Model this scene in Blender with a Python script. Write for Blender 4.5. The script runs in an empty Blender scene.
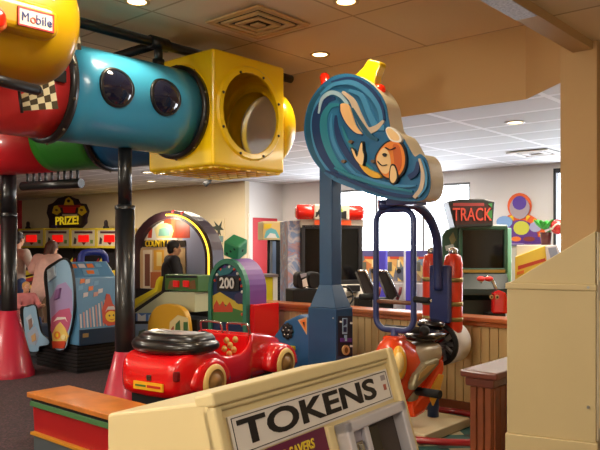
import bpy, bmesh, math, random
from mathutils import Vector, Matrix
random.seed(7)
scene = bpy.context.scene
COL = scene.collection
PI = math.pi
# ------------------------------------------------------------------ frame
F = 700.0; HOR = 246.0; EYE = 1.6
CA, SA = 0.7526, 0.6585            # room axes: u=(CA,-SA) to near right, v=(SA,CA) to far right
R0 = -math.atan2(SA, CA)
def W(u, v): return (CA*u + SA*v, -SA*u + CA*v)
def on_v(px, py, v):               # the point of the wall plane v=const seen at a photo pixel -> (u, z)
    r = (px-300)/F
    u = v*(CA*r-SA)/(CA+SA*r); Y = -SA*u+CA*v
    return u, EYE+(HOR-py)/F*Y
def on_u(px, py, u):
    r = (px-300)/F
    v = -u*(CA+SA*r)/(SA-CA*r); Y = -SA*u+CA*v
    return v, EYE+(HOR-py)/F*Y
def at(px, Y): return ((px-300)/F*Y, Y)
def uv(px, Y):
    x, y = at(px, Y); return CA*x-SA*y, SA*x+CA*y
# ------------------------------------------------------------------ materials
MATS = {}
def lin(c):
    return tuple((x/12.92 if x <= .04045 else ((x+.055)/1.055)**2.4) for x in [k/255 for k in c])
def M(name, rgb, rough=.5, metal=0, coat=0, emit=0, spec=.5, noise=0, nscale=8, bump=0, bscale=80):
    if name in MATS: return MATS[name]
    m = bpy.data.materials.new(name); m.use_nodes = True; nt = m.node_tree
    b = nt.nodes['Principled BSDF']; c = (*lin(rgb), 1)
    b.inputs['Base Color'].default_value = c
    b.inputs['Roughness'].default_value = rough; b.inputs['Metallic'].default_value = metal
    b.inputs['Coat Weight'].default_value = coat; b.inputs['Coat Roughness'].default_value = .08
    b.inputs['Specular IOR Level'].default_value = spec
    if emit:
        b.inputs['Emission Color'].default_value = c; b.inputs['Emission Strength'].default_value = emit
    if noise or bump:
        tc = nt.nodes.new('ShaderNodeTexCoord')
    if noise:
        n = nt.nodes.new('ShaderNodeTexNoise'); n.inputs['Scale'].default_value = nscale; n.inputs['Detail'].default_value = 4
        nt.links.new(tc.outputs['Object'], n.inputs['Vector'])
        r = nt.nodes.new('ShaderNodeValToRGB')
        r.color_ramp.elements[0].position = .3; r.color_ramp.elements[1].position = .7
        r.color_ramp.elements[0].color = (*[x*(1-noise) for x in c[:3]], 1)
        r.color_ramp.elements[1].color = (*[min(1, x*(1+noise)) for x in c[:3]], 1)
        nt.links.new(n.outputs['Fac'], r.inputs['Fac']); nt.links.new(r.outputs['Color'], b.inputs['Base Color'])
    if bump:
        n2 = nt.nodes.new('ShaderNodeTexNoise'); n2.inputs['Scale'].default_value = bscale
        nt.links.new(tc.outputs['Object'], n2.inputs['Vector'])
        bp = nt.nodes.new('ShaderNodeBump'); bp.inputs['Strength'].default_value = bump; bp.inputs['Distance'].default_value = .01
        nt.links.new(n2.outputs['Fac'], bp.inputs['Height']); nt.links.new(bp.outputs['Normal'], b.inputs['Normal'])
    MATS[name] = m; return m
def MR(name, cols, scale=6, rough=.5, kind='noise', stretch=(1, 1, 1), emit=0, detail=3, dist=0, const=True):
    """busy printed artwork / carpet: a many-coloured noise or voronoi ramp"""
    if name in MATS: return MATS[name]
    m = bpy.data.materials.new(name); m.use_nodes = True; nt = m.node_tree; b = nt.nodes['Principled BSDF']
    tc = nt.nodes.new('ShaderNodeTexCoord'); mp = nt.nodes.new('ShaderNodeMapping'); mp.inputs['Scale'].default_value = stretch
    nt.links.new(tc.outputs['Object'], mp.inputs['Vector'])
    if kind == 'noise':
        n = nt.nodes.new('ShaderNodeTexNoise'); n.inputs['Scale'].default_value = scale; n.inputs['Detail'].default_value = detail
        n.inputs['Distortion'].default_value = dist; out = n.outputs['Fac']; lo, hi = .3, .7
    else:
        n = nt.nodes.new('ShaderNodeTexVoronoi'); n.inputs['Scale'].default_value = scale
        sx = nt.nodes.new('ShaderNodeSeparateColor'); nt.links.new(n.outputs['Color'], sx.inputs['Color']); out = sx.outputs['Red']; lo, hi = 0, 1
    nt.links.new(mp.outputs['Vector'], n.inputs['Vector'])
    r = nt.nodes.new('ShaderNodeValToRGB')
    if const: r.color_ramp.interpolation = 'CONSTANT'
    e = r.color_ramp.elements
    while len(e) < len(cols): e.new(.5)
    for i, c in enumerate(cols):
        e[i].position = lo+(hi-lo)*i/len(cols); e[i].color = (*lin(c), 1)
    nt.links.new(out, r.inputs['Fac']); nt.links.new(r.outputs['Color'], b.inputs['Base Color'])
    b.inputs['Roughness'].default_value = rough
    if emit:
        nt.links.new(r.outputs['Color'], b.inputs['Emission Color']); b.inputs['Emission Strength'].default_value = emit
    MATS[name] = m; return m
def tile_mat(name, tile, line, bw, bh, mortar, rough=.8, rot=0, streak=.06):
    m = bpy.data.materials.new(name); m.use_nodes = True; nt = m.node_tree; b = nt.nodes['Principled BSDF']
    tc = nt.nodes.new('ShaderNodeTexCoord')
    br = nt.nodes.new('ShaderNodeTexBrick'); br.offset = 0; br.squash = 1
    br.inputs['Scale'].default_value = 1; br.inputs['Brick Width'].default_value = bw; br.inputs['Row Height'].default_value = bh
    br.inputs['Mortar Size'].default_value = mortar; br.inputs['Mortar Smooth'].default_value = 0; br.inputs['Bias'].default_value = 0
    c = lin(tile)
    br.inputs['Color1'].default_value = (*[x*(1-streak) for x in c], 1); br.inputs['Color2'].default_value = (*[min(1, x*(1+streak)) for x in c], 1)
    br.inputs['Mortar'].default_value = (*lin(line), 1)
    nt.links.new(tc.outputs['Object'], br.inputs['Vector']); nt.links.new(br.outputs['Color'], b.inputs['Base Color'])
    n2 = nt.nodes.new('ShaderNodeTexNoise'); n2.inputs['Scale'].default_value = 90
    nt.links.new(tc.outputs['Object'], n2.inputs['Vector'])
    bp = nt.nodes.new('ShaderNodeBump'); bp.inputs['Strength'].default_value = .25; bp.inputs['Distance'].default_value = .01
    nt.links.new(n2.outputs['Fac'], bp.inputs['Height']); nt.links.new(bp.outputs['Normal'], b.inputs['Normal'])
    b.inputs['Roughness'].default_value = rough
    MATS[name] = m; return m
def glass(name, tint=(255, 255, 255), alpha=.2, rough=.05):
    if name in MATS: return MATS[name]
    m = bpy.data.materials.new(name); m.use_nodes = True; nt = m.node_tree
    out = nt.nodes['Material Output']; nt.nodes.remove(nt.nodes['Principled BSDF'])
    t = nt.nodes.new('ShaderNodeBsdfTransparent'); t.inputs['Color'].default_value = (*lin(tint), 1)
    g = nt.nodes.new('ShaderNodeBsdfGlossy'); g.inputs['Roughness'].default_value = rough
    x = nt.nodes.new('ShaderNodeMixShader'); x.inputs['Fac'].default_value = alpha
    nt.links.new(t.outputs[0], x.inputs[1]); nt.links.new(g.outputs[0], x.inputs[2]); nt.links.new(x.outputs[0], out.inputs['Surface'])
    MATS[name] = m; return m
# ------------------------------------------------------------------ mesh builder
def basis(d):
    d = Vector(d).normalized(); a = Vector((0, 0, 1)) if abs(d.z) < .9 else Vector((1, 0, 0))
    x = a.cross(d).normalized(); return x, d.cross(x).normalized(), d
class MB:
    def __init__(s): s.v = []; s.f = []; s.mi = []; s.sm = []
    def add(s, vs, fs, mi=0, sm=False):
        o = len(s.v); s.v += [tuple(v) for v in vs]
        for f in fs: s.f.append([i+o for i in f]); s.mi.append(mi); s.sm.append(sm)
        return s
    def box(s, lo, hi, mi=0, mat=None):
        x0, y0, z0 = lo; x1, y1, z1 = hi
        vs = [(x0,y0,z0),(x1,y0,z0),(x1,y1,z0),(x0,y1,z0),(x0,y0,z1),(x1,y0,z1),(x1,y1,z1),(x0,y1,z1)]
        if mat: vs = [mat @ Vector(v) for v in vs]
        return s.add(vs, [(3,2,1,0),(4,5,6,7),(0,1,5,4),(1,2,6,5),(2,3,7,6),(3,0,4,7)], mi)
    def prism(s, pts, a, b, axis='y', mi=0, mi_side=None, mat=None):
        n = len(pts)
        if axis == 'y': P = lambda p, t: (p[0], t, p[1])
        elif axis == 'x': P = lambda p, t: (t, p[0], p[1])
        else: P = lambda p, t: (p[0], p[1], t)
        vs = [P(p, a) for p in pts]+[P(p, b) for p in pts]
        if mat: vs = [mat @ Vector(v) for v in vs]
        ms = mi if mi_side is None else mi_side
        s.add(vs, [list(range(n))], mi); o = len(s.v)-2*n
        s.f.append([o+n+i for i in range(n)][::-1]); s.mi.append(mi); s.sm.append(False)
        for i in range(n):
            j = (i+1) % n; s.f.append([o+i, o+n+i, o+n+j, o+j]); s.mi.append(ms); s.sm.append(False)
        return s
    def rings(s, rings, mi=0, cap=True, closed=False, sm=True, capmi=None):
        n = len(rings[0]); o = len(s.v)
        for r in rings: s.v += [tuple(p) for p in r]
        K = len(rings)
        for k in range(K if closed else K-1):
            k2 = (k+1) % K
            for i in range(n):
                j = (i+1) % n; s.f.append([o+k*n+i, o+k*n+j, o+k2*n+j, o+k2*n+i]); s.mi.append(mi); s.sm.append(sm)
        if cap and not closed:
            cm = mi if capmi is None else capmi
            s.f.append([o+i for i in range(n)][::-1]); s.mi.append(cm); s.sm.append(False)
            s.f.append([o+(K-1)*n+i for i in range(n)]); s.mi.append(cm); s.sm.append(False)
        return s
    def cyl(s, p0, p1, r0, r1=None, n=20, mi=0, cap=True, capmi=None):
        r1 = r0 if r1 is None else r1; p0 = Vector(p0); p1 = Vector(p1); x, y, d = basis(p1-p0)
        R = [[p+(x*math.cos(2*PI*i/n)+y*math.sin(2*PI*i/n))*r for i in range(n)] for p, r in ((p0, r0), (p1, r1))]
        return s.rings(R, mi, cap, capmi=capmi)
    def lathe(s, prof, org=(0, 0, 0), axis=(0, 0, 1), n=32, mi=0, cap=False):
        x, y, d = basis(axis); org = Vector(org)
        R = [[org+d*h+(x*math.cos(2*PI*i/n)+y*math.sin(2*PI*i/n))*max(r, 1e-4) for i in range(n)] for r, h in prof]
        return s.rings(R, mi, cap)
    def tube(s, path, r, n=12, closed=False, mi=0, rad=None):
        P = [Vector(p) for p in path]; K = len(P); rings = []
        prev = None
        for k in range(K):
            if closed: d = P[(k+1) % K]-P[k-1]
            else: d = P[min(k+1, K-1)]-P[max(k-1, 0)]
            d.normalize()
            if prev is None: x, y, _ = basis(d)
            else:
                x = (prev-d*prev.dot(d)).normalized(); y = d.cross(x)
            prev = x; rr = rad[k] if rad else r
            rings.append([P[k]+(x*math.cos(2*PI*i/n)+y*math.sin(2*PI*i/n))*rr for i in range(n)])
        return s.rings(rings, mi, True, closed)
    def ball(s, c, r, n=20, m=12, mi=0, mat=None):
        r = (r, r, r) if not hasattr(r, '__len__') else r
        c = Vector(c); R = []
        for k in range(m+1):
            t = PI*k/m; st = max(math.sin(t), 1e-3)
            ring = [Vector((r[0]*st*math.cos(2*PI*i/n), r[1]*st*math.sin(2*PI*i/n), -r[2]*math.cos(t))) for i in range(n)]
            R.append([c+((mat @ p) if mat else p) for p in ring])
        return s.rings(R, mi)
    def capsule(s, p0, p1, r0, r1, n=12):
        s.cyl(p0, p1, r0, r1, n); s.ball(p0, r0, n, 8); s.ball(p1, r1, n, 8); return s
    def build(s, name, mats, parent=None, loc=None, rot=None, bevel=0, seg=2, sub=0):
        me = bpy.data.meshes.new(name); me.from_pydata(s.v, [], s.f)
        mats = mats if isinstance(mats, (list, tuple)) else [mats]
        for m in mats: me.materials.append(m)
        for p, mi, sm in zip(me.polygons, s.mi, s.sm): p.material_index = mi; p.use_smooth = sm
        bm = bmesh.new(); bm.from_mesh(me); bmesh.ops.recalc_face_normals(bm, faces=bm.faces); bm.to_mesh(me); bm.free()
        o = bpy.data.objects.new(name, me); COL.objects.link(o)
        if parent: o.parent = parent
        if loc: o.location = loc
        if rot: o.rotation_euler = rot
        if bevel:
            b = o.modifiers.new('bevel', 'BEVEL'); b.width = bevel; b.segments = seg; b.limit_method = 'ANGLE'; b.angle_limit = .6
        if sub:
            b = o.modifiers.new('sub', 'SUBSURF'); b.levels = sub; b.render_levels = sub
        return o
def thing(name, label, cat, loc, rot=R0, group=None):
    o = bpy.data.objects.new(name, None); COL.objects.link(o); o.empty_display_size = .1
    o.location = (*loc, 0) if len(loc) == 2 else loc; o.rotation_euler = (0, 0, rot)
    o['label'] = label; o['category'] = cat; o['kind'] = 'thing'
    if group: o['group'] = group
    return o
def tag(o, label, cat, group=None, kind='thing'):
    o['label'] = label; o['category'] = cat; o['kind'] = kind
    if group: o['group'] = group
    return o
def struct(mb, name, mats, label=None, rot=True, **k):
    o = mb.build(name, mats, rot=(0, 0, R0) if rot else None, **k); o['kind'] = 'structure'
    if label: o['label'] = label
    return o
def text(body, size, m, parent, loc, rot=(PI/2, 0, 0), name='lettering', ext=.002, bold=0, sx=1, align='CENTER', shear=0):
    cu = bpy.data.curves.new(name, 'FONT'); cu.body = body; cu.size = size; cu.extrude = ext; cu.offset = bold
    cu.align_x = align; cu.align_y = 'CENTER'; cu.shear = shear; cu.resolution_u = 4
    t = bpy.data.objects.new('t', cu); COL.objects.link(t)
    dg = bpy.context.evaluated_depsgraph_get(); me = bpy.data.meshes.new_from_object(t.evaluated_get(dg))
    bpy.data.objects.remove(t)
    for v in me.vertices: v.co.x *= sx
    me.materials.clear(); me.materials.append(m)
    o = bpy.data.objects.new(name, me); COL.objects.link(o); o.parent = parent; o.location = loc; o.rotation_euler = rot
    return o
def smooth(pts, k=6, closed=True):
    n = len(pts); out = []
    for i in range(n if closed else n-1):
        g = lambda j: Vector(pts[j % n] if closed else pts[min(max(j, 0), n-1)])
        p0, p1, p2, p3 = g(i-1), g(i), g(i+1), g(i+2)
        for q in range(k):
            t = q/k
            out.append(tuple(.5*((2*p1)+(p2-p0)*t+(2*p0-5*p1+4*p2-p3)*t*t+(3*p1-p0-3*p2+p3)*t**3)))
    if not closed: out.append(tuple(pts[-1]))
    return out
def ribbon(path, w0, w1=None, k=6, wm=None):
    """2-D polygon: a smooth brush stroke of changing width along a path"""
    P = smooth(path, k, False); n = len(P); L = []; R = []
    for i, p in enumerate(P):
        t = i/(n-1); a = Vector(P[min(i+1, n-1)])-Vector(P[max(i-1, 0)]); a.normalize(); nrm = Vector((-a.y, a.x))
        w = (w0*(1-t)+(w1 if w1 is not None else w0)*t)
        if wm: w += wm*math.sin(PI*t)
        L.append(tuple(Vector(p)+nrm*w/2)); R.append(tuple(Vector(p)-nrm*w/2))
    quads = [[L[i], L[i+1], R[i+1], R[i]] for i in range(n-1)]
    return quads
def rrect(x0, z0, x1, z1, r, k=5):
    P = []
    for cx, cz, a in ((x1-r, z1-r, 0), (x0+r, z1-r, PI/2), (x0+r, z0+r, PI), (x1-r, z0+r, 1.5*PI)):
        P += [(cx+r*math.cos(a+PI/2*i/k), cz+r*math.sin(a+PI/2*i/k)) for i in range(k+1)]
    return P
def ell(cx, cz, rx, rz, n=20, a0=0, a1=2*PI):
    full = abs(a1-a0-2*PI) < 1e-6
    return [(cx+rx*math.cos(a0+(a1-a0)*i/(n if full else n-1)), cz+rz*math.sin(a0+(a1-a0)*i/(n if full else n-1))) for i in range(n)]
def remesh(o, vox, it=3):
    r = o.modifiers.new('r', 'REMESH'); r.mode = 'VOXEL'; r.voxel_size = vox; r.use_smooth_shade = True
    s = o.modifiers.new('s', 'SMOOTH'); s.factor = .5; s.iterations = it
    dg = bpy.context.evaluated_depsgraph_get(); me = bpy.data.meshes.new_from_object(o.evaluated_get(dg))
    o.modifiers.clear(); mats = list(o.data.materials); o.data = me; me.materials.clear()
    for m in mats: me.materials.append(m)
    for p in me.polygons: p.use_smooth = True
    return o
# common materials
black = M('black_steel', (22, 22, 24), .35, coat=.2)
blackmat = M('black_matte', (18, 17, 18), .7)
chrome = M('chrome', (205, 205, 205), .18, 1)
steel = M('brushed_steel', (170, 172, 175), .35, .9, noise=.1, nscale=30)
beige = M('beige_laminate', (216, 196, 146), .45, noise=.03, nscale=2)
yellow = M('yellow_plastic', (255, 212, 14), .3, coat=.3)
red = M('red_gloss', (222, 18, 24), .2, coat=.7)
white = M('white_paint', (235, 232, 226), .5)
screen = M('dark_screen', (9, 9, 13), .14, spec=.35)
redled = M('red_display', (235, 20, 15), .4, emit=.7)
navy = M('navy_steel', (44, 56, 108), .35, coat=.2)
purple = M('purple_laminate', (112, 62, 142), .5)
green = M('green_plastic', (48, 128, 84), .5)
cream = M('cream_paint', (236, 222, 180), .5)
wood_red = M('stained_wood', (120, 62, 34), .4, noise=.25, nscale=5)
# ================================================================== SETTING
carpet = MR('carpet', [(58,42,44),(66,48,50),(52,38,42),(78,58,60),(60,44,46),(92,60,66),(56,44,52),(66,50,50)], 70, .95, 'voronoi')
near_tile = tile_mat('ceiling_tile_near', (240,216,176), (196,166,124), 1.22, 1.22, .012)
far_tile = tile_mat('ceiling_tile_far', (208,208,206), (250,250,250), 1.22, .61, .03)
tan = M('tan_wall', (208,172,122), .8, bump=.1)
offwhite = M('offwhite_wall', (228,224,220), .8, bump=.08)
beigewall = M('beige_wall', (218,200,166), .8, bump=.08)
ZC, ZS, ZR = 3.6, 2.93, 3.22
struct(MB().box((-27,-4.2,-.1),(6.2,12.5,0)), 'floor', carpet, 'dark brown patterned carpet floor')
struct(MB().box((-27,-4.2,ZC),(-2.0,6.12,ZC+.1)), 'ceiling', near_tile, 'tan tiled ceiling over the play tubes')
struct(MB().box((-1.9,-4.2,ZR),(6.2,6.0,ZR+.5)), 'ceiling', near_tile, 'lower tan ceiling right of the beam')
struct(MB().prism([(-27,6.125),(-2.634,6.125),(-2.153,5.685),(-1.87,5.685),(-1.87,6.0),(6.2,6.0),(6.2,12.5),(-27,12.5)], ZS-.002, ZS+.1, 'z'), 'ceiling', far_tile, 'white tiled ceiling of the game room by the windows')
beam_b = M('beam_speckle', (176,170,166), .55, noise=.35, nscale=60)
struct(MB().box((-2.055,-4.2,3.154),(-1.9,5.7,ZC+.1)).box((-2.052,-4.2,3.150),(-1.903,4.6,3.154),1), 'trim_1', [tan, beam_b], 'tan ceiling beam with speckled underside')
# soffit with its chamfered corner
struct(MB().prism([(-27,6.12),(-2.636,6.12),(-2.155,5.68),(-2.155,5.83),(-2.57,6.25),(-27,6.25)], ZS, ZC+.1, 'z'), 'wall_soffit', tan, 'tan soffit band above the opening')
struct(MB().box((-2.155,5.68,0),(-1.868,6.1,ZC+.1)), 'wall_column', tan, 'tan column at the right')
struct(MB().box((-1.868,5.9,0),(6.2,6.1,ZC)), 'wall_right_back', beigewall)
struct(MB().box((6.1,-4.2,0),(6.3,12.5,ZC)), 'wall_right', beigewall)
struct(MB().box((-27,-4.3,0),(6.3,-4.2,ZC)), 'wall_near', beigewall)
struct(MB().box((-27.1,-4.3,0),(-27,12.5,ZC)), 'wall_far_left', beigewall)
uE = on_v(245,200,10.02)[0]
struct(MB().box((-27,10.02,0),(uE,10.14,ZS+.05)), 'wall_left', beigewall, 'beige wall behind the prize counter games')
VW = 11.15
wu0 = on_v(334,200,VW)[0]; wu1 = on_v(470,178,VW)[0]; ZWT = 2.72; ZWB = .95
w2u0 = on_v(554,200,VW)[0]; w2u1 = w2u0+2.4
cu = on_v(290,200,VW)[0]
wb = MB()
wb.box((uE-.3,VW,0),(wu0,VW+.2,ZS+.05)).box((wu1,VW,0),(w2u0,VW+.2,ZS+.05)).box((w2u1,VW,0),(6.3,VW+.2,ZS+.05))
wb.box((wu0,VW,0),(wu1,VW+.2,ZWB)).box((wu0,VW,ZWT),(wu1,VW+.2,ZS+.05)).box((w2u0,VW,2.84),(w2u1,VW+.2,ZS+.05))
struct(wb, 'wall_back', offwhite, 'off-white wall with the big windows')
struct(MB().box((uE-.12,10.14,0),(uE,11.15,ZS+.05)), 'wall_return', offwhite, 'white side wall holding the red door')
# red door in the white side wall
d0 = on_u(251,220,uE)[0]; d1 = on_u(276,220,uE)[0]; dz = on_u(262,218,uE)[1]
crim = M('red_door', (205,52,62), .45)
dd = struct(MB().box((uE+.002,d0,.01),(uE+.04,d1,dz)), 'door_1', crim, 'red door in the white side wall', bevel=.008)
MB().cyl((uE+.04,d1-.08,1.0),(uE+.09,d1-.08,1.0),.02,n=10).cyl((uE+.08,d1-.08,1.0),(uE+.08,d1-.2,1.0),.014,n=10).build('door_handle', chrome, dd)
struct(MB().box((uE+.001,d0-.08,0),(uE+.05,d0,dz+.08)).box((uE+.001,d1,0),(uE+.05,d1+.08,dz+.08)).box((uE+.001,d0,dz),(uE+.05,d1,dz+.08)), 'trim_2', offwhite)
alum = M('window_alu', (120,122,124), .4, .6); darkframe = M('dark_frame', (36,36,42), .5)
pane = glass('window_pane', (250,252,255), .06)
m1 = on_v(375,200,VW)[0]; m2 = on_v(422,200,VW)[0]
wf = MB()
for a in (wu0+.02, m1, m2, wu1-.02): wf.box((a-.025,VW+.04,ZWB),(a+.025,VW+.12,ZWT))
for z in (ZWB+.02, ZWT-.02): wf.box((wu0,VW+.04,z-.02),(wu1,VW+.12,z+.02))
wo = struct(wf, 'window_1', alum, 'wide bright window with thin grey mullions')
MB().box((wu0,VW+.07,ZWB),(wu1,VW+.076,ZWT)).build('pane', pane, wo)
wf = MB().box((w2u0,VW-.03,0),(w2u0+.045,VW+.1,2.84)).box((w2u1-.07,VW-.03,0),(w2u1,VW+.1,2.84)).box((w2u0,VW-.03,2.77),(w2u1,VW+.1,2.84)).box((w2u0,VW-.03,0),(w2u1,VW+.1,.12))
wo = struct(wf, 'window_2', darkframe, 'dark framed window beside the tan column')
MB().box((w2u0+.045,VW+.03,.12),(w2u1-.07,VW+.036,2.77)).build('pane', pane, wo)
# far half wall with wooden rail and beadboard
bead = M('beadboard', (208,176,118), .55, noise=.05, nscale=3)
rail = M('oak_rail', (186,104,52), .35, coat=.3, noise=.2, nscale=4)
hb = MB().box((-6.5,6.14,.0),(-2.2,6.24,.88)); u = -6.5
while u < -2.25:
    hb.box((u+.004,6.12,.1),(u+.086,6.14,.88)); u += .09
struct(hb, 'wall_half_back', bead, 'beadboard half wall behind the rides', bevel=.004)
struct(MB().box((-6.5,6.09,0),(-2.2,6.12,.1)), 'baseboard_back', wood_red)
struct(MB().box((-6.55,6.04,.885),(-2.19,6.3,.93)).box((-6.52,6.08,.84),(-2.19,6.28,.885)), 'trim_3', rail, 'wooden cap rail on the half wall', bevel=.012)
# near half wall end
hb = MB().box((-1.82,3.5,0),(-1.69,5.66,.84))
for k in range(3): hb.box((-1.818+k*.043,3.485,.0),(-1.780+k*.043,3.5,.84))
v = 3.5
while v < 5.6:
    hb.box((-1.69,v+.003,0),(-1.677,v+.06,.84)); v += .063
struct(hb, 'wall_half_near', wood_red, 'dark wooden end of the half wall beside the cabinet', bevel=.006)
capw = M('dark_cap', (104,54,42), .3, coat=.3, noise=.15, nscale=6)
struct(MB().box((-1.855,3.44,.89),(-1.64,5.67,.93)).box((-1.838,3.465,.84),(-1.67,5.67,.89)), 'trim_4', capw, 'dark wooden cap on the half wall end', bevel=.01)
# ================================================================== CEILING FIXTURES
ventm = M('vent_paint', (208,168,110), .5); ventd = M('vent_dark', (60,42,26), .8)
vx, vy = at(258, F*(ZC-EYE)/(HOR-21)); 
t = thing('ceiling_vent', 'square louvred air vent in the tan ceiling', 'vent', (vx,vy,ZC))
MB().box((-.30,-.30,-.012),(.30,.30,-.002)).build('backing', ventd, t)
for i, (a, b, z) in enumerate(((.33,.27,-.03),(.235,.185,-.035),(.145,.10,-.04))):
    q = MB()
    for lo, hi in (((-a,-a),(a,-b)),((-a,b),(a,a)),((-a,-b),(-b,b)),((b,-b),(a,b))): q.box((*lo,z),(*hi,z+.018))
    q.build('louvre_frame', ventm, t, bevel=.004)
MB().box((-.05,-.05,-.045),(.05,.05,-.03)).build('centre_plate', ventm, t, bevel=.004)
t = thing('ceiling_vent', 'pale air vent in the white ceiling near the right column', 'vent', (*at(535, F*(ZS-EYE)/(HOR-152)),ZS))
MB().box((-.26,-.26,-.012),(.26,.26,-.002)).build('backing', M('vent_grey',(120,120,120),.7), t)
for a, b in ((.3,.23),(.17,.1)):
    q = MB()
    for lo, hi in (((-a,-a),(a,-b)),((-a,b),(a,a)),((-a,-b),(-b,b)),((b,-b),(a,b))): q.box((*lo,-.03),(*hi,-.012))
    q.build('louvre_frame', white, t, bevel=.004)
bulb = M('lamp_glow', (255,226,170), .5, emit=9); trimr = M('lamp_trim', (214,180,120), .4)
def downlight(px, py, z, label, warm=True):
    Y = F*(z-EYE)/(HOR-py); x, y = at(px, Y)
    t = thing('recessed_downlight', label, 'ceiling light', (x,y,z), 0)
    MB().lathe([(.075,-.001),(.105,-.001),(.105,-.012),(.078,-.012),(.075,-.001)], n=28).build('trim_ring', trimr if warm else white, t)
    MB().lathe([(.001,-.006),(.074,-.006)], n=28).build('bulb', bulb, t)
    return x, y
DL = [downlight(320,54,ZC,'small warm downlight in the tan ceiling behind the wave sign'),
      downlight(346,1,ZC,'warm downlight at the top edge above the wave sign'),
      downlight(137,1,ZC,'warm downlight at the top edge above the blue tube')]
t = thing('ceiling_spotlight', 'tiny dark spotlight hanging from the white ceiling under the yellow cube', 'spotlight', (*at(208,13.5), ZS), 0)
MB().cyl((0,0,-.002),(0,0,-.07),.02,n=10).build('stem', black if 'black' in globals() else ventd, t)
MB().cyl((.05,.02,-.05),(-.06,-.04,-.15),.04,.055,14).build('lamp_head', blackmat, t)
downlight(147,172,ZS,'downlight left of the yellow cube, lower and left of its neighbour',False)
downlight(151,181,ZS,'downlight under the yellow cube, lower of the pair',False)
downlight(515,122,ZS,'downlight in the white ceiling left of the tan column',False)
# ================================================================== PLAY TUNNEL
teal = M('teal_plastic', (64,164,206), .3, coat=.35); redp = M('red_plastic', (232,62,62), .32, coat=.3)
redd = M('red_plastic_dark', (196,26,34), .35, coat=.3)
greenp = M('green_tube', (38,120,32), .35, coat=.3); bluep = M('blue_tube', (22,84,128), .35, coat=.3)
flange = M('black_flange', (20,20,22), .4, coat=.3); bolt = M('bolt_metal', (120,110,90), .35, .8)
cone = M('cone_crimson', (186,30,58), .4, coat=.25); smoke = M('smoked_dome', (26,30,52), .06, coat=.5)
UX, VC, ZT, RT = -5.3, 4.78, 2.875, .405
ru, rv = -5.3, 3.68
tun = thing('play_tunnel', 'overhead play tunnel of red, blue and green tubes with a yellow cube on black posts', 'play tunnel', W(ru, rv))
OFF = (-ru, -rv, 0)
def tb(mb, name, m, parent=tun, **k):
    return mb.build(name, m, parent, loc=OFF if parent is tun else None, **k)
def tubesec(p0, p1, r, m, name='tube_section'):
    d = Vector(p1)-Vector(p0); L = d.length
    prof = [(r-.03, 0), (r, 0)]+[(r, L*i/6) for i in range(1, 6)]+[(r, L), (r-.03, L), (r-.03, L/2), (r-.03, 0)]
    return tb(MB().lathe(prof, p0, d, 48), name, m)
def ring(p, d, r, w=.035, h=.06, nb=10):
    d = Vector(d).normalized(); p = Vector(p)
    o = tb(MB().lathe([(r-.01,-h/2),(r+w,-h/2),(r+w,h/2),(r-.01,h/2)], p, d, 48), 'flange_ring', flange)
    x, y, _ = basis(d)
    for i in range(nb):
        a = 2*PI*(i+.5)/nb; q = p+(x*math.cos(a)+y*math.sin(a))*(r+w)
        MB().ball(q, .014, 8, 6).build('bolt', bolt, o)
    return o
ax = lambda v: (UX, v, ZT)
v_r1 = 2.93
tubesec(ax(v_r1+.03), ax(4.24), RT, teal)
ring(ax(4.26), (0,1,0), RT, .04, .06); ring(ax(v_r1), (0,1,0), RT)
tubesec(ax(1.3), ax(v_r1-.03), RT, redp)
# portholes on the blue tube
for px in (117, 165.5):
    vv = on_u(px, 90, UX+RT)[0]; rp = .150
    def cyl_pt(rho, phi, e):
        y = vv+rho*math.cos(phi); a = .06+rho*math.sin(phi)/RT; return (UX+(RT+e)*math.cos(a), y, ZT+(RT+e)*math.sin(a))
    n = 32
    o = tb(MB().tube([cyl_pt(rp, 2*PI*i/n, .006) for i in range(n)], .017, 10, True), 'porthole', flange)
    rg = [[cyl_pt(max(r, .002), 2*PI*i/n, .012+.035*(1-(r/rp)**2)) for i in range(n)] for r in (rp, rp*.8, rp*.55, rp*.3, .001)]
    MB().rings(rg, cap=False).build('dome', smoke, o)
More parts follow.
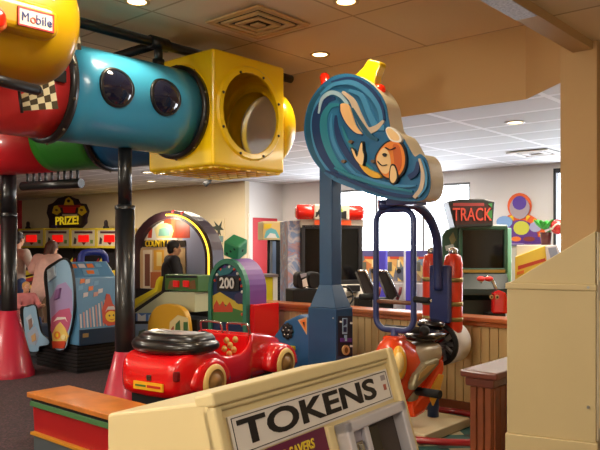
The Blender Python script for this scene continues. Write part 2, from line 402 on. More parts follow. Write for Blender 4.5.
# yellow cube shell with round openings
def cube_shell():
    hx, z0, z1 = .485, 2.34, 3.42; n = 32; cz = (z0+z1)/2; hz = (z1-z0)/2
    sq = []
    for i in range(n):
        k = i//8; t = (i % 8)/8*2-1
        sq.append([(1,t),(-t,1),(-1,-t),(t,-1)][k])
    mb = MB(); hr = (.425, .44)
    for fc in range(4):
        c, s = [(1,0),(0,1),(-1,0),(0,-1)][fc]
        P = lambda d, a, b: (UX+c*d-s*a, VC+s*d+c*a, b)
        outer = [P(hx, q[0]*hx, cz+q[1]*hz) for q in sq]
        an = [math.atan2(q[1], q[0]) for q in sq]
        inner = [P(hx, hr[0]*math.cos(a), cz+.0+hr[1]*math.sin(a)) for a in an]
        rim = [P(hx+.018, (hr[0]+.0)*math.cos(a), cz+hr[1]*math.sin(a)) for a in an]
        rim2 = [P(hx+.018, (hr[0]-.05)*math.cos(a), cz+(hr[1]-.05)*math.sin(a)) for a in an]
        mb.rings([outer, [P(hx, (hr[0]+.02)*math.cos(a), cz+(hr[1]+.02)*math.sin(a)) for a in an], rim, rim2], cap=False, sm=False)
    for z in (z0, z1):
        loop = []
        for fc in range(4):
            c, s = [(1,0),(0,1),(-1,0),(0,-1)][fc]
            for t in [-1+.25*i for i in range(8)]: loop.append((UX+c*hx-s*t*hx, VC+s*hx+c*t*hx, z))
        mb.add(loop, [list(range(32))])
    o = tb(mb, 'cube_shell', yellow)
    bm = bmesh.new(); bm.from_mesh(o.data); bmesh.ops.remove_doubles(bm, verts=bm.verts, dist=.0005)
    bmesh.ops.recalc_face_normals(bm, faces=bm.faces); bm.to_mesh(o.data); bm.free()
    b = o.modifiers.new('b', 'BEVEL'); b.width = .03; b.segments = 3; b.limit_method = 'ANGLE'; b.angle_limit = 1.2
    s = o.modifiers.new('s', 'SOLIDIFY'); s.thickness = .025; s.offset = -1
    return o
dome_m = M('dome_cream',(252,246,230),.4); dome_m.node_tree.nodes['Principled BSDF'].inputs['Transmission Weight'].default_value = .65; dome_m.node_tree.nodes['Principled BSDF'].inputs['IOR'].default_value = 1.1
cs = cube_shell()
rb = MB()                                   # moulded ribs under the cube
for k in range(7):
    t = -.42+.14*k
    rb.cyl((UX+.455, VC+t, 2.365), (UX-.455, VC+t, 2.365), .045, n=10)
    rb.cyl((UX+t, VC-.455, 2.365), (UX+t, VC+.455, 2.365), .045, n=10)
rb.build('moulded_rib', yellow, cs)
for i in range(8):
    a = 2*PI*(i+.5)/8
    MB().ball((UX+.506, VC+.405*math.cos(a), 2.865+.415*math.sin(a)), .014, 8, 6).build('bolt', M('bolt_dark',(70,60,30),.5), cs)
tb(MB().lathe([(.37,.0),(.42,.0),(.42,.24),(.40,.27),(.35,.27),(.35,.2)], (UX,VC+.485,2.865), (0,1,0), 40), 'collar', yellow)
tb(MB().lathe([(.36,.19),(.30,.25),(.2,.29),(.0,.31)], (UX,VC+.485,2.865), (0,1,0), 36), 'dome_window', dome_m)
# overhead black pipe, cross pipe and hangers
tb(MB().cyl((UX,1.3,3.49),(UX,5.9,3.49),.045,n=14), 'overhead_pipe', black)
tb(MB().cyl((UX,4.05,3.49),(-7.6,4.05,3.49),.045,n=14), 'cross_pipe', black)
tb(MB().cyl((UX,4.05,3.3),(UX,4.05,3.49),.04,n=12).cyl((UX,4.05,3.24),(UX,4.05,3.34),.055,n=12), 'hanger', black)
tb(MB().cyl((UX,3.95,3.49),(UX,4.15,3.49),.062,n=14), 'pipe_clamp', black)
def post(u, v, ztop, zc, rtop, rbase, rlow, rup, zj):
    o = tb(MB().cyl((u,v,.0),(u,v,zj),rlow,n=28).cyl((u,v,zj),(u,v,ztop),rup,n=28), 'post', black)
    MB().lathe([(rlow+.004,zj-.03),(rlow+.004,zj),(rup,zj+.01)], (u,v,0), n=28).build('collar_band', flange, o)
    tb(MB().lathe([(rbase+.012,0),(rbase+.012,.05),(rbase,.07),(rtop,zc),(rlow-.01,zc+.005)], (u,v,0), n=36), 'post_boot', cone)
post(-5.3, 3.68, 2.5, .66, .09, .24, .086, .060, 1.96)
# second tube leading left from the cube
A0 = Vector((-5.78+.12, 4.78, 2.87)); dw = Vector((-2.39, 1.2)).normalized()
dl = Vector((CA*dw.x-SA*dw.y, SA*dw.x+CA*dw.y, 0))
q = lambda s: A0+dl*s
tubesec(q(.0), q(1.10), .40, bluep); ring(q(1.13), dl, .40)
tubesec(q(1.16), q(1.97), .40, greenp); tubesec(q(1.97), q(5.6), .402, redd)
px_, py_ = at(9, 8.65); u2, v2 = CA*px_-SA*py_, SA*px_+CA*py_
post(u2, v2, 2.5, .80, .11, .29, .095, .088, 2.0)
# black padded bar and hanging rods under the back tube
tray = [q(1.56)+Vector((0,0,-.55)), q(2.5)+Vector((0,0,-.55))]
o = tb(MB().cyl(tray[0], tray[1], .055, n=12), 'hanging_bar', flange)
for k in range(9):
    p = q(1.62+.1*k); MB().cyl(p+Vector((0,0,-.36)), p+Vector((0,0,-.54)), .017, n=8).build('rod', flange, o)
# ------------------------------------------------------------------ yellow vehicle pod at the upper left
pu, pv = -4.43, 1.90; pz = 2.85; dzp = .17
pod = thing('ride_pod', 'yellow rounded vehicle pod with name plate at the top left corner', 'ride pod', (*W(pu, pv), .17))
yel2 = M('mustard_plastic', (202,152,8), .28, coat=.4)
prof = []
for i in range(25):
    t = PI*i/24; c = math.cos(t); s = math.sin(t); prof.append((.41*abs(s)**.5, -.57*math.copysign(abs(c)**.5, c)))
pm_ = MB().lathe(prof, (0,0,pz), (0,1,0), 48); pm_.v = [(a+.155, b, c) for a, b, c in pm_.v]; pm_.build('shell', yel2, pod)
hull = pod.children[0]
bar = MB().prism(rrect(-.50,2.655,.30,2.845,.07), .40, .615, 'x').build('raised_panel', yel2, pod, bevel=.045, seg=4)
plate = MB().box((.60,.035,2.688),(.622,.245,2.785)).build('name_plate', M('plate_cream',(232,214,190),.4), pod)
pr = M('plate_red', (190,40,30), .4); ink = M('ink_blue', (40,50,110), .5)
fr = MB()
for lo, hi in (((.03,2.683),(.25,2.692)),((.03,2.781),(.25,2.79)),((.03,2.683),(.039,2.79)),((.241,2.683),(.25,2.79))): fr.box((.60,*lo),(.624,*hi))
fr.build('border', pr, plate)
text('M', .074, ink, plate, (.624,.073,2.735), (PI/2,0,PI/2), sx=.85)
text('o', .074, M('ink_red',(200,70,40),.5), plate, (.624,.120,2.733), (PI/2,0,PI/2), bold=.0004)
text('bile', .074, ink, plate, (.624,.187,2.735), (PI/2,0,PI/2), bold=.0004)
p2 = MB().box((.545,.15,2.90),(.56,.29,2.98)).build('name_plate', MATS['plate_cream'], pod)
lm = M('lamp_red', (235,40,15), .15, coat=.6, emit=.3)
MB().lathe([(.0,.03),(.055,.025),(.085,0),(.09,-.05)], (.60,-.10,2.70), (1,0,0), 28).build('lamp_ring', M('orange_plastic',(240,110,20),.3,coat=.3), pod)
MB().ball((.635,-.10,2.69), (.03,.055,.055), 16, 10).build('lamp', lm, pod)
va, za = on_u(-60,66,-3.84); vb, zb = on_u(37,90,-3.84); za -= dzp; zb -= dzp
o = MB().cyl((-3.84-pu,va-pv,za),(-3.84-pu,vb-pv,zb),.031,n=16).ball((-3.84-pu,vb-pv,zb),.031,14,8).build('bumper_bar', black, pod)
MB().cyl((-3.86-pu,vb-pv-.3,zb+.07),(-4.10-pu,vb-pv-.3,zb+.16),.03,n=10).build('bumper_bracket', black, pod)
MB().cyl((.155,-.1,pz+.38),(.155,-.1,ZC-.005-dzp),.05,n=14).build('ceiling_rod', black, pod)
# checkered flags
ck = M('flag_white', (240,226,180), .6); ckd = M('flag_dark', (70,56,24), .6)
def flag(u, quad, nx, ny, label, stick, bow):
    pts = [on_u(a, b, u) for a, b in quad]
    base = pts[0]
    t = thing('checkered_flag', label, 'flag', (*W(u, base[0]), base[1]))
    mb = MB(); K = 3
    P = lambda s, r: ((1-s)*(1-r)*Vector(pts[0])+s*(1-r)*Vector(pts[1])+s*r*Vector(pts[2])+(1-s)*r*Vector(pts[3]))
    def V(s, r, e): p = P(s, r); return (bow*math.sin(PI*s)+e, p.x-base[0], p.y-base[1])
    for i in range(nx*K):
        for j in range(ny):
            s0, s1 = i/(nx*K), (i+1)/(nx*K); r0, r1 = j/ny, (j+1)/ny; mi = (i//K+j) % 2
            vs = [V(s0,r0,0),V(s1,r0,0),V(s1,r1,0),V(s0,r1,0),V(s0,r0,.006),V(s1,r0,.006),V(s1,r1,.006),V(s0,r1,.006)]
            mb.add(vs, [(3,2,1,0),(4,5,6,7),(0,1,5,4),(1,2,6,5),(2,3,7,6),(3,0,4,7)], mi)
    mb.build('cloth', [ckd, ck], t)
    a, b = stick; va, za = on_u(*a, u); vb, zb = on_u(*b, u)
    MB().cyl((.0,va-base[0],za-base[1]),(.0,vb-base[0],zb-base[1]),.011,n=10).build('stick', flange, t)
flag(-4.72, [(23,111),(58,109),(53,76),(20,95)], 5, 4, 'checkered flag hanging under the black bumper bar on the red tube', ((22,113),(19,90)), .02)
flag(-4.78, [(66,50),(81,50),(78,24),(66,24)], 3, 4, 'smaller checkered flag between the yellow pod and the blue tube', ((66,54),(66,20)), .015)
tb(MB().box((-4.905,on_u(59,76,-4.88)[0]-.05,on_u(59,76,-4.88)[1]-.045),(-4.86,on_u(59,76,-4.88)[0]+.05,on_u(59,76,-4.88)[1]+.045)), 'latch', flange)
# ================================================================== BENCH
bw = M('honey_wood', (206,124,48), .4, coat=.2, noise=.2, nscale=5); bg = M('bench_green', (78,128,78), .5); brd = M('bench_red', (184,26,30), .45)
t = thing('ride_bench', 'low bench with honey wood top, green band and red side', 'bench', W(-5.25, 2.73))
MB().box((0,0,.41),(2.3,.37,.45)).build('wood_top', bw, t, bevel=.006)
MB().box((.06,.03,.0),(2.26,.34,.12)).build('plinth', M('slate', (84,92,98), .6), t)
MB().prism([(.02,.36),(.035,.365),(.05,.14),(.34,.14),(.34,.365),(.02,.365)], .03, 2.28, 'x').build('red_panel', brd, t, bevel=.004)
MB().box((.03,.01,.345),(2.28,.35,.385)).build('green_band', bg, t, bevel=.004)
MB().box((.04,.02,.385),(2.27,.35,.41)).build('shadow_gap', blackmat, t)
MB().box((.03,.015,.12),(2.28,.345,.14)).build('trim_strip', M('trim_gold', (214,150,40), .4), t)
# ================================================================== TOKEN MACHINE
t = thing('token_machine', 'cream token changer with slanted face reading TOKENS, nearest the viewer', 'token machine', (-.153,1.15), math.atan2(.82,.572))
LW = .635
MB().prism([(0,1.345),(.248,1.290),(.248,0.01),(-.15,0.01),(-.15,.86),(-.118,.95)], 0, LW, 'x').build('cabinet_body', beige, t, bevel=.006, seg=3)
TP = Matrix(((1,0,0,0),(0,-.287,-.958,0),(0,-.958,.287,1.345),(0,0,0,1)))      # (x, s down the slope, out)
fr = MB()
fr.box((0,-.012,-.03),(LW,.012,.014),0,TP).box((0,.012,-.02),(LW,.022,.008),0,TP)
fr.build('top_rail', beige, t, bevel=.005, seg=3)
MB().box((LW-.03,-.012,-.02),(LW-.002,.42,.018),0,TP).build('side_rail', beige, t, bevel=.007, seg=3)
MB().box((0,.012,-.02),(.02,.42,.012),0,TP).build('side_rail', beige, t, bevel=.005, seg=3)
MB().box((.303,.108,-.01),(.322,.42,.010),0,TP).build('divider', beige, t, bevel=.003)
sg = MB().box((.035,.034,-.01),(.598,.103,.004),0,TP).build('sign_plate', M('sign_white', (222,214,206), .35), t)
blk = M('letter_black', (24,20,20), .5)
bo = MB()
for lo, hi in (((.042,.038),(.591,.0395)),((.042,.0975),(.591,.099)),((.042,.038),(.0435,.099)),((.5895,.038),(.591,.099))): bo.box((*lo,.003),(*hi,.0048),0,TP)
bo.build('border_line', blk, sg)
# lettering lies on the slanted panel
ly = text('TOKENS', .060, blk, sg, (.292,-.287*.0685-.958*.005,1.345-.958*.0685+.287*.005), (math.acos(.287),0,0), ext=.0006, bold=.0016, sx=1.0)
bb = [v.co.x for v in ly.data.vertices]; k = .475/(max(bb)-min(bb))
for v in ly.data.vertices: v.co.x *= k
MB().box((.562,.045,.003),(.583,.057,.0046),0,TP).box((.566,.066,.003),(.578,.079,.0047),1,TP).build('sticker', [M('sticker_grey',(150,140,140),.5), M('sticker_rust',(160,80,60),.5)], sg)
pp = MB().box((.02,.106,-.01),(.302,.42,.003),0,TP).build('poster', M('poster_plum', (98,24,62), .4), t)
MB().box((.03,.150,.002),(.298,.41,.0042),0,TP).build('poster_band', M('poster_red', (196,24,44), .4), pp)
gold = M('letter_gold', (226,196,60), .5)
text('SUPER SAVERS', .0245, gold, pp, (.178,-.287*.128-.958*.0045,1.345-.958*.128+.287*.0045), (math.acos(.287),0,0), ext=.0006, bold=.0006, sx=1.0, shear=.15)
cf = MB()
x0, x1, s0, s1 = .340, .600, .112, .36
for a, b, c, d in ((x0,x1,s0,s0+.022),(x0,x1,s1-.022,s1),(x0,x0+.022,s0,s1),(x1-.022,x1,s0,s1)): cf.box((a,c,-.01),(b,d,.030),0,TP)
cf.box((x0+.075,s0+.02,-.01),(x0+.092,s1-.02,.024),0,TP)
co = cf.build('coin_frame', M('silver_paint',(204,200,206),.35,.25), t, bevel=.004, seg=3)
MB().box((x0+.02,s0+.02,-.008),(x0+.08,s1-.02,.012),0,TP).build('slot_plate', M('plate_lilac',(176,168,180),.3,.5), co)
MB().box((x0+.037,s0+.045,.01),(x0+.062,s0+.21,.02),0,TP).box((x0+.043,s0+.05,.019),(x0+.055,s0+.075,.026),0,TP).build('coin_slot', chrome, co, bevel=.002)
MB().box((x0+.09,s0+.02,-.012),(x1-.02,s1-.02,.002),0,TP).build('recess', M('recess_dark',(52,40,36),.4), co)
MB().box((x0+.10,s0+.03,.0),(x0+.155,s1-.03,.006),0,TP).build('window', M('window_black',(16,14,16),.1,coat=.4), co)
# ================================================================== BEIGE CABINET AT RIGHT
t = thing('beige_cabinet', 'large beige game cabinet with sloping upper side at the right edge', 'game cabinet', (.946,3.2), -math.radians(26.8))
cabm = M('tan_cabinet', (200,180,134), .5, noise=.03, nscale=3); pale = M('lit_face_pale', (250,240,214), .4)
MB().box((0,0,.745),(.376,.62,1.405)).build('cabinet_body', cabm, t, bevel=.004)
MB().box((-.006,-.008,.0),(.384,.63,.745)).build('cabinet_base', cabm, t, bevel=.004)
MB().box((-.006,-.006,1.405),(.380,.63,1.432)).build('ledge', cabm, t, bevel=.004)
MB().prism([(.012,1.432),(.374,1.665),(.374,1.432)], .006, .62, 'y').build('upper_side', cabm, t, bevel=.003)
MB().box((.376,.02,.75),(.384,.60,1.66)).build('front_panel', pale, t, bevel=.003)  # pale face and its cream panels: light on this side put into the colour
MB().box((.384,.05,.80),(.39,.57,1.36)).box((.384,.05,1.45),(.39,.57,1.62)).build('artwork_panel', M('lit_face_cream',(255,236,190),.3), t)
for z in (1.42, .9): MB().cyl((.345,-.012,z),(.345,.0,z),.006,n=10).build('screw', steel, t)
# ================================================================== RED TOY CAR
hd = -math.atan2(.53, .85)
t = thing('toy_car_ride', 'shiny red roadster kiddie ride with black folded roof and cream wheels', 'kiddie ride', (-.98,5.685), hd)
secs = [(-.40,.20,.50,.64,.0),(-.37,.28,.44,.715,0),(-.28,.325,.42,.765,0),(-.12,.34,.42,.79,0),(.06,.34,.42,.785,0),(.10,.34,.42,.76,1),
        (.18,.34,.42,.705,1),(.45,.335,.42,.705,1),(.53,.33,.42,.76,1),(.57,.32,.42,.845,1),(.60,.31,.42,.855,0),(.70,.29,.42,.84,0),(.95,.25,.42,.80,0),(1.20,.20,.43,.745,0),(1.28,.16,.46,.68,0)]
R = []
for y, w, z0, z1, c in secs:
    iw = w-.045; zf = .52 if c else z1-.004
    r = .05
    R.append([(-w+.03,y,z0),(-w,y,z0+.05),(-w,y,z1-r),(-w+.02,y,z1-.012),(-iw,y,z1),(-iw+.012,y,zf),(iw-.012,y,zf),(iw,y,z1),(w-.02,y,z1-.012),(w,y,z1-r),(w,y,z0+.05),(w-.03,y,z0)])
MB().rings(R, sm=True).build('body', red, t, sub=1)
for sx in (-1, 1):
    for y0, zz, name in ((0,.60,'rear_fender'),(1.02,.575,'front_fender')):
        fb = MB(); prof = []
        for i in range(13):
            a = PI*i/12; prof.append((y0+.245*math.cos(a)*(1.05), .46+(.27 if y0==0 else .26)*math.sin(a)**.8))
        K = len(prof); Rr = []
        for xx, k in ((.17,.92),(.20,1),(.30,1),(.345,.95),(.37,.86)):
            Rr.append([(sx*xx, y0+(p[0]-y0)*k, .46+(p[1]-.46)*k) for p in prof]+[(sx*xx, y0-.13, .46),(sx*xx, y0-.13*.7,.52),(sx*xx,y0,.58),(sx*xx,y0+.13*.7,.52),(sx*xx, y0+.13, .46)][0:0])
        fb.rings(Rr, sm=True).build(name, red, t, sub=1)
        wh = MB().lathe([(.0,-.03),(.115,-.03),(.135,-.02),(.14,0),(.14,.05),(.13,.065),(.10,.07)], (sx*.315,y0,.535), (sx,0,0), 32)
        w_ = wh.build('wheel', M('wheel_cream',(226,190,112),.4), t)
        MB().lathe([(.10,.068),(.085,.06),(.06,.062),(.055,.078),(.0,.085)], (sx*.315,y0,.535), (sx,0,0), 28).build('hub', M('hub_tan',(150,110,60),.4), w_)
rf = MB()
P = smooth([(-.30,.10),(-.315,-.05),(-.29,-.17),(-.15,-.245),(0,-.26),(.15,-.245),(.29,-.17),(.315,-.05),(.30,.10)], 5, False)
rf.tube([(x,y,.81) for x, y in P], .055, 14, rad=[.035+.022*math.sin(PI*i/(len(P)-1))**.5 for i in range(len(P))])
rr = []
for k, (z, f) in enumerate(((.80,.98),(.84,1.0),(.875,.97),(.90,.90),(.912,.75))):
    ring_ = [(x*f, (y+.05)*f-.05, z) for x, y in P]+[(x*f*.95, .09*f-.02, z-.006) for x in (.20,.07,-.07,-.20)]
    rr.append(ring_)
rf.rings(rr)
rf.build('folded_roof', M('black_vinyl',(20,17,18),.3,coat=.4), t)
MB().box((-.27,-.12,.5),(.27,.12,.60)).prism([(-.16,.5),(-.10,.5),(-.10,.80),(-.15,.80)], -.27, .27, 'x').build('seat', M('seat_black',(24,20,20),.4), t, bevel=.03, seg=3)
ds = MB().box((-.275,.545,.53),(.275,.575,.835)).build('dashboard', red, t, bevel=.01)
for x, z in ((.035,.70),(.09,.66),(.10,.735),(.06,.775),(.155,.79),(.14,.70)):
    b_ = MB().lathe([(.0,.016),(.022,.014),(.03,0)], (x,.545,z), (0,-1,0), 18).build('dial', M('dial_cream',(206,176,96),.3), ds)
    MB().lathe([(.0,.022),(.012,.018),(.013,.010)], (x,.545,z), (0,-1,0), 14).build('dial_centre', M('dial_ochre',(196,120,30),.3), b_)
sw = MB().tube([(-.13+.09*math.cos(2*PI*i/24),.44+.03*math.sin(2*PI*i/24),.76+.085*math.sin(2*PI*i/24)) for i in range(24)], .011, 10, True).cyl((-.13,.44,.76),(-.13,.55,.72),.014).box((-.21,.432,.752),(-.05,.448,.768))
sw.build('steering_wheel', blackmat, t)
for a, b in ((.03,.27),(-.27,-.03)):
    zb, zt = .855, .925
    MB().tube(smooth([(a,.60,zb-.03),(a+.002,.585,zt-.03),(a+.03,.58,zt),(b-.03,.58,zt),(b-.002,.585,zt-.03),(b,.60,zb-.03)],5,False), .011, 10).build('windscreen_frame', chrome, t)
pl = MB().box((-.10,-.412,.505),(.20,-.398,.565)).build('licence_plate', M('plate_yellow',(240,184,40),.4), t)
MB().box((-.08,-.415,.528),(.03,-.410,.542)).build('printed_line', M('plate_green',(60,110,50),.5), pl); MB().box((.045,-.415,.526),(.18,-.410,.545)).build('printed_line', pr, pl)
MB().box((.03,-.41,.575),(.075,-.385,.62)).build('plate_lamp', M('chrome_dark',(120,90,80),.2,.8), t, bevel=.008)
for x in (-.22, .285): MB().box((x-.02,-.375,.585),(x+.022,-.33,.66)).build('tail_light', M('tail_dark',(110,14,18),.2,coat=.5), t, bevel=.01)
MB().box((-.24,-.30,.0),(.24,1.15,.36)).box((-.30,-.36,.0),(.30,1.22,.08)).build('ride_base', blackmat, t, bevel=.01)
MB().box((-.20,-.33,.34),(.20,1.1,.47)).build('undercarriage', blackmat, t)
# ================================================================== helpers for things seen across the hall
def pl(t, px, py, y0=0):
    """local (x,z) of a photo pixel on the plane local y=y0 of a thing"""
    a = t.rotation_euler.z; c, s = math.cos(a), math.sin(a); ox = t.location.x-s*y0; oy = t.location.y+c*y0
    r = (px-300)/F; k = (r*oy-ox)/(c-r*s); return k, EYE-t.location.z+(HOR-py)/F*(oy+k*s)
def pls(t, px, py, x0=0):
    a = t.rotation_euler.z; c, s = math.cos(a), math.sin(a); ox = t.location.x+c*x0; oy = t.location.y+s*x0
    r = (px-300)/F; k = (r*oy-ox)/(-s-r*c); return k, EYE-t.location.z+(HOR-py)/F*(oy+k*c)
def art(name, parent, t, shapes, y0=0, step=.003, side=False, base=0):
    """printed artwork: flat coloured shapes on the plane y=y0 (or x=y0 when side)"""
    mats = []; mb = MB()
    for i, (pts, m) in enumerate(shapes):
        if m not in mats: mats.append(m)
        q = [(pls if side else pl)(t, a, b, y0) for a, b in pts]
        if side: mb.prism(q, y0, y0+base+step*(i+1), 'x', mats.index(m))
        else: mb.prism(q, y0, y0-base-step*(i+1), 'y', mats.index(m))
    return mb.build(name, mats, parent)
def rc(x0, y0, x1, y1): return [(x0,y0),(x1,y0),(x1,y1),(x0,y1)]
C = lambda n, *rgb: M('ink_'+n, rgb, .45)
kR, kO, kY, kW, kK, kB, kLB, kP, kG, kT, kPk, kN, kLG = (C('red',205,40,36), C('orange',230,120,40), C('yellow',240,200,40), C('white',236,230,220), C('black',22,20,22),
    C('blue',50,100,170), C('sky',160,196,222), C('violet',100,56,140), C('green',60,130,66), C('tan',214,170,116), C('pink',196,90,130), C('navy',28,44,84), C('lime',160,190,60))
# ================================================================== WAVE RIDE
RW = (-3.878, 4.841)
t = wr = thing('wave_ride', 'rocking jet ride with big painted wave sign, orange nose and twin red tanks', 'kiddie ride', W(*RW))
WO = (-RW[0], -RW[1], 0)
def wk(mb, name, m, parent=None, **k): return mb.build(name, m, parent or wr, loc=None if parent else WO, **k)
pet = M('petrol_steel', (28,70,108), .4, coat=.2, noise=.08, nscale=6)
u0, u1, v0, v1 = -3.72-.316, -3.72, 4.72, 4.72+.242
wk(MB().box((u0,v0,0),(u1,v1,1.06)), 'pedestal', pet, bevel=.008)
r = .072; pu_, pv_ = RW
sh = MB().rings([[(u0+.01,v0+.01,1.06),(u1-.01,v0+.01,1.06),(u1-.01,v1-.01,1.06),(u0+.01,v1-.01,1.06)],[(pu_-r,pv_-r,1.26),(pu_+r,pv_-r,1.26),(pu_+r,pv_+r,1.26),(pu_-r,pv_+r,1.26)]], sm=False)
wk(sh, 'shoulder', pet, bevel=.006)
wk(MB().box((pu_-r,pv_-r,1.25),(pu_+r,pv_+r,2.35)), 'pole', pet, bevel=.012)
ped_art = []
for pts, m in ((rc(338,316,352,356), C('midnight',20,24,44)), (rc(342,318,347,334), kLB), ([(343,319),(346,319),(346,324),(343,326)], kN), (rc(343,327,346,332), kN), (rc(340,338,351,342), kP), (rc(344,335,346,341), kLB),
               (ell(345,350,3.6,5), kT), (ell(345,350,1.6,3), C('brown',120,84,40)), (rc(339.5,321,340.5,322.5), kW), (rc(350,322,351,324), kW), (rc(349.6,345,351,347), kW)):
    ped_art.append((pts, m))
art('printed_panel', wr, wr, ped_art, u1-RW[0], .002, True)
for z in (.98, .5): wk(MB().cyl((u1-.03,v0-.004,z),(u1-.03,v0+.001,z),.008,n=10), 'screw', steel)
# the big board
VB = 4.735; y0b = VB-RW[1]
cp = lambda pts: [(300+a/2.8133, 55+b/2.8133) for a, b in pts]
out = smooth([(62,326),(30,282),(13,228),(14,178),(28,130),(55,90),(90,62),(132,52),(176,64),(214,94),(240,135),(249,180),(258,212),(286,228),(304,256),(322,285),(340,279),(360,305),(367,365),(354,402),(322,412),(250,405),(180,386),(100,356)], 5)
outp = [pl(wr, a, b, y0b) for a, b in cp(out)]
TH = .215
boardw = M('board_white', (232,220,192), .4, coat=.2); wv = M('wave_blue', (38,104,146), .35, coat=.3)
bd = MB().prism(outp, y0b+.004, y0b+TH, 'y').build('wave_board', boardw, wr, bevel=.015, seg=3)
pm = [wv]; pb = MB().prism([(a, b) for a, b in outp], y0b-.002, y0b+.006, 'y', 0)
lay = [0]
def stroke(path, w0, w1, m, wm=0, k=6):
    if m not in pm: pm.append(m)
    lay[0] += 1; yy = y0b-.002-.0012*lay[0]
    for qd in ribbon(path, w0, w1, k, wm):
        pts = [pl(wr, a, b, y0b) for a, b in cp(qd)]; pb.prism(pts, yy, y0b, 'y', pm.index(m))
def blob(pts, m, sm=True, k=4):
    if m not in pm: pm.append(m)
    lay[0] += 1; yy = y0b-.002-.0012*lay[0]
    if sm: pts = smooth(pts, k)
    pb.prism([pl(wr, a, b, y0b) for a, b in cp(pts)], yy, y0b, 'y', pm.index(m))
wN, wT, wL, wM, wTan, wD = (C('wave_navy',24,52,98), C('wave_teal',40,126,146), C('wave_pale',158,190,206), C('wave_mid',62,132,176), C('wave_tan',196,176,152), C('wave_deep',26,84,112))
stroke([(70,330),(36,270),(24,205),(34,140),(70,90)], 8, 8, wD, 8)
stroke([(95,345),(52,280),(36,210),(44,150),(66,112),(98,104)], 6, 5, wM, 6)
stroke([(110,345),(70,285),(52,225),(52,170),(72,130),(100,122)], 10, 8, wN, 22)
stroke([(150,350),(100,300),(72,235),(68,180),(86,145),(112,140)], 10, 6, wT, 12)
stroke([(180,355),(130,305),(98,250),(88,200),(92,165)], 6, 3, wM, 6)
stroke([(205,350),(150,300),(118,250),(104,205),(102,170)], 10, 4, wN, 10)
stroke([(215,330),(170,290),(135,240),(120,200)], 5, 3, wT, 5)
stroke([(54,165),(64,125),(90,106),(118,116),(136,140)], 4, 9, wL, 5)
stroke([(60,112),(100,82),(150,78),(195,105),(225,150),(232,200)], 6, 8, wM, 10)
stroke([(90,76),(145,66),(195,90),(230,138),(240,185)], 4, 4, wN, 6)
stroke([(140,100),(175,115),(195,160),(215,200),(240,205)], 8, 16, wM, 4)
stroke([(122,104),(150,130),(168,175),(190,212),(218,205),(238,185)], 6, 6, wTan, 14)
stroke([(150,150),(175,195),(200,228),(222,240)], 6, 6, wD, 8)
blob([(117,140),(138,140),(150,170),(160,200),(178,224),(160,220),(136,196),(120,165)], C('peach',232,186,128))
stroke([(116,140),(118,165),(136,198),(160,221),(178,225)], 3, 3, wN)
stroke([(75,326),(130,348),(220,382),(300,398),(345,392)], 5, 5, wN, 6)
stroke([(100,318),(160,345),(240,368),(320,385)], 4, 4, wT, 6)
stroke([(150,330),(210,352),(280,368),(330,368)], 4, 4, wM, 5)
stroke([(310,345),(330,330),(336,300)], 14, 6, wN, 4)
stroke([(325,402),(345,375),(350,335),(340,292)], 10, 5, wTan, 4)
stroke([(338,400),(358,370),(358,325),(346,292)], 4, 3, wM, 3)
brn = C('spot_brown',110,84,60)
for x, y in ((147,245),(127,300),(210,300)): blob([(x-6,y),(x,y-5),(x+6,y),(x,y+5)], brn)
# a plain orange fish riding the wave
fo, ft, fy = C('fish_orange',226,130,46), C('fish_cream',236,198,140), C('fish_gold',222,168,50)
blob([(216,300),(226,268),(250,244),(280,240),(300,262),(306,300),(296,335),(270,352),(240,345)], kK)
blob([(220,300),(230,270),(252,248),(278,244),(296,264),(302,300),(292,331),(270,347),(242,340)], fo)
blob([(222,300),(230,274),(244,262),(258,280),(262,312),(252,334),(236,330)], ft)
blob([(268,255),(284,256),(292,285),(290,318),(276,335),(272,300)], C('fish_rust',196,92,34))
blob([(248,212),(262,204),(288,226),(290,246),(262,242)], kW); blob([(250,214),(262,208),(284,228),(284,242),(264,238)], ft)
blob([(262,312),(276,312),(284,345),(270,366),(258,352)], kK); blob([(264,316),(274,316),(280,344),(270,361),(261,350)], ft)
blob([(150,262),(160,268),(168,284),(178,248),(184,246),(186,268),(190,285),(184,316),(172,308),(158,288)], kK)
blob([(153,265),(161,271),(169,288),(178,254),(183,250),(184,270),(188,286),(183,312),(173,305),(161,288)], ft)
blob([(176,308),(200,322),(222,332),(236,345),(214,346),(190,330)], fy)
blob([(240,282),(246,277),(252,282),(247,288)], kK)
stroke([(226,300),(238,312),(252,310)], 2, 2, kK)
stroke([(248,262),(262,268),(276,262)], 3, 2, kK)
pb.build('wave_painting', pm, bd)
fin = [pl(wr, a, b, y0b+.06) for a, b in cp(smooth([(150,62),(176,36),(192,12),(202,14),(226,22),(214,58),(205,90),(180,66)], 3))]
MB().prism(fin, y0b+.06, y0b+.15, 'y').build('yellow_fin', yellow, wr, bevel=.01)
for a, b, rr in ((68,66,.045),(222,100,.05)):
    x, z = pl(wr, *cp([(a,b)])[0], y0b+.08)
    MB().lathe([(rr,-.05),(rr,.02),(rr*.7,.045),(.0,.055)], (x,y0b+.09,z), (-.3 if a<100 else .3,0,1), 18).build('red_lamp', lm, wr)
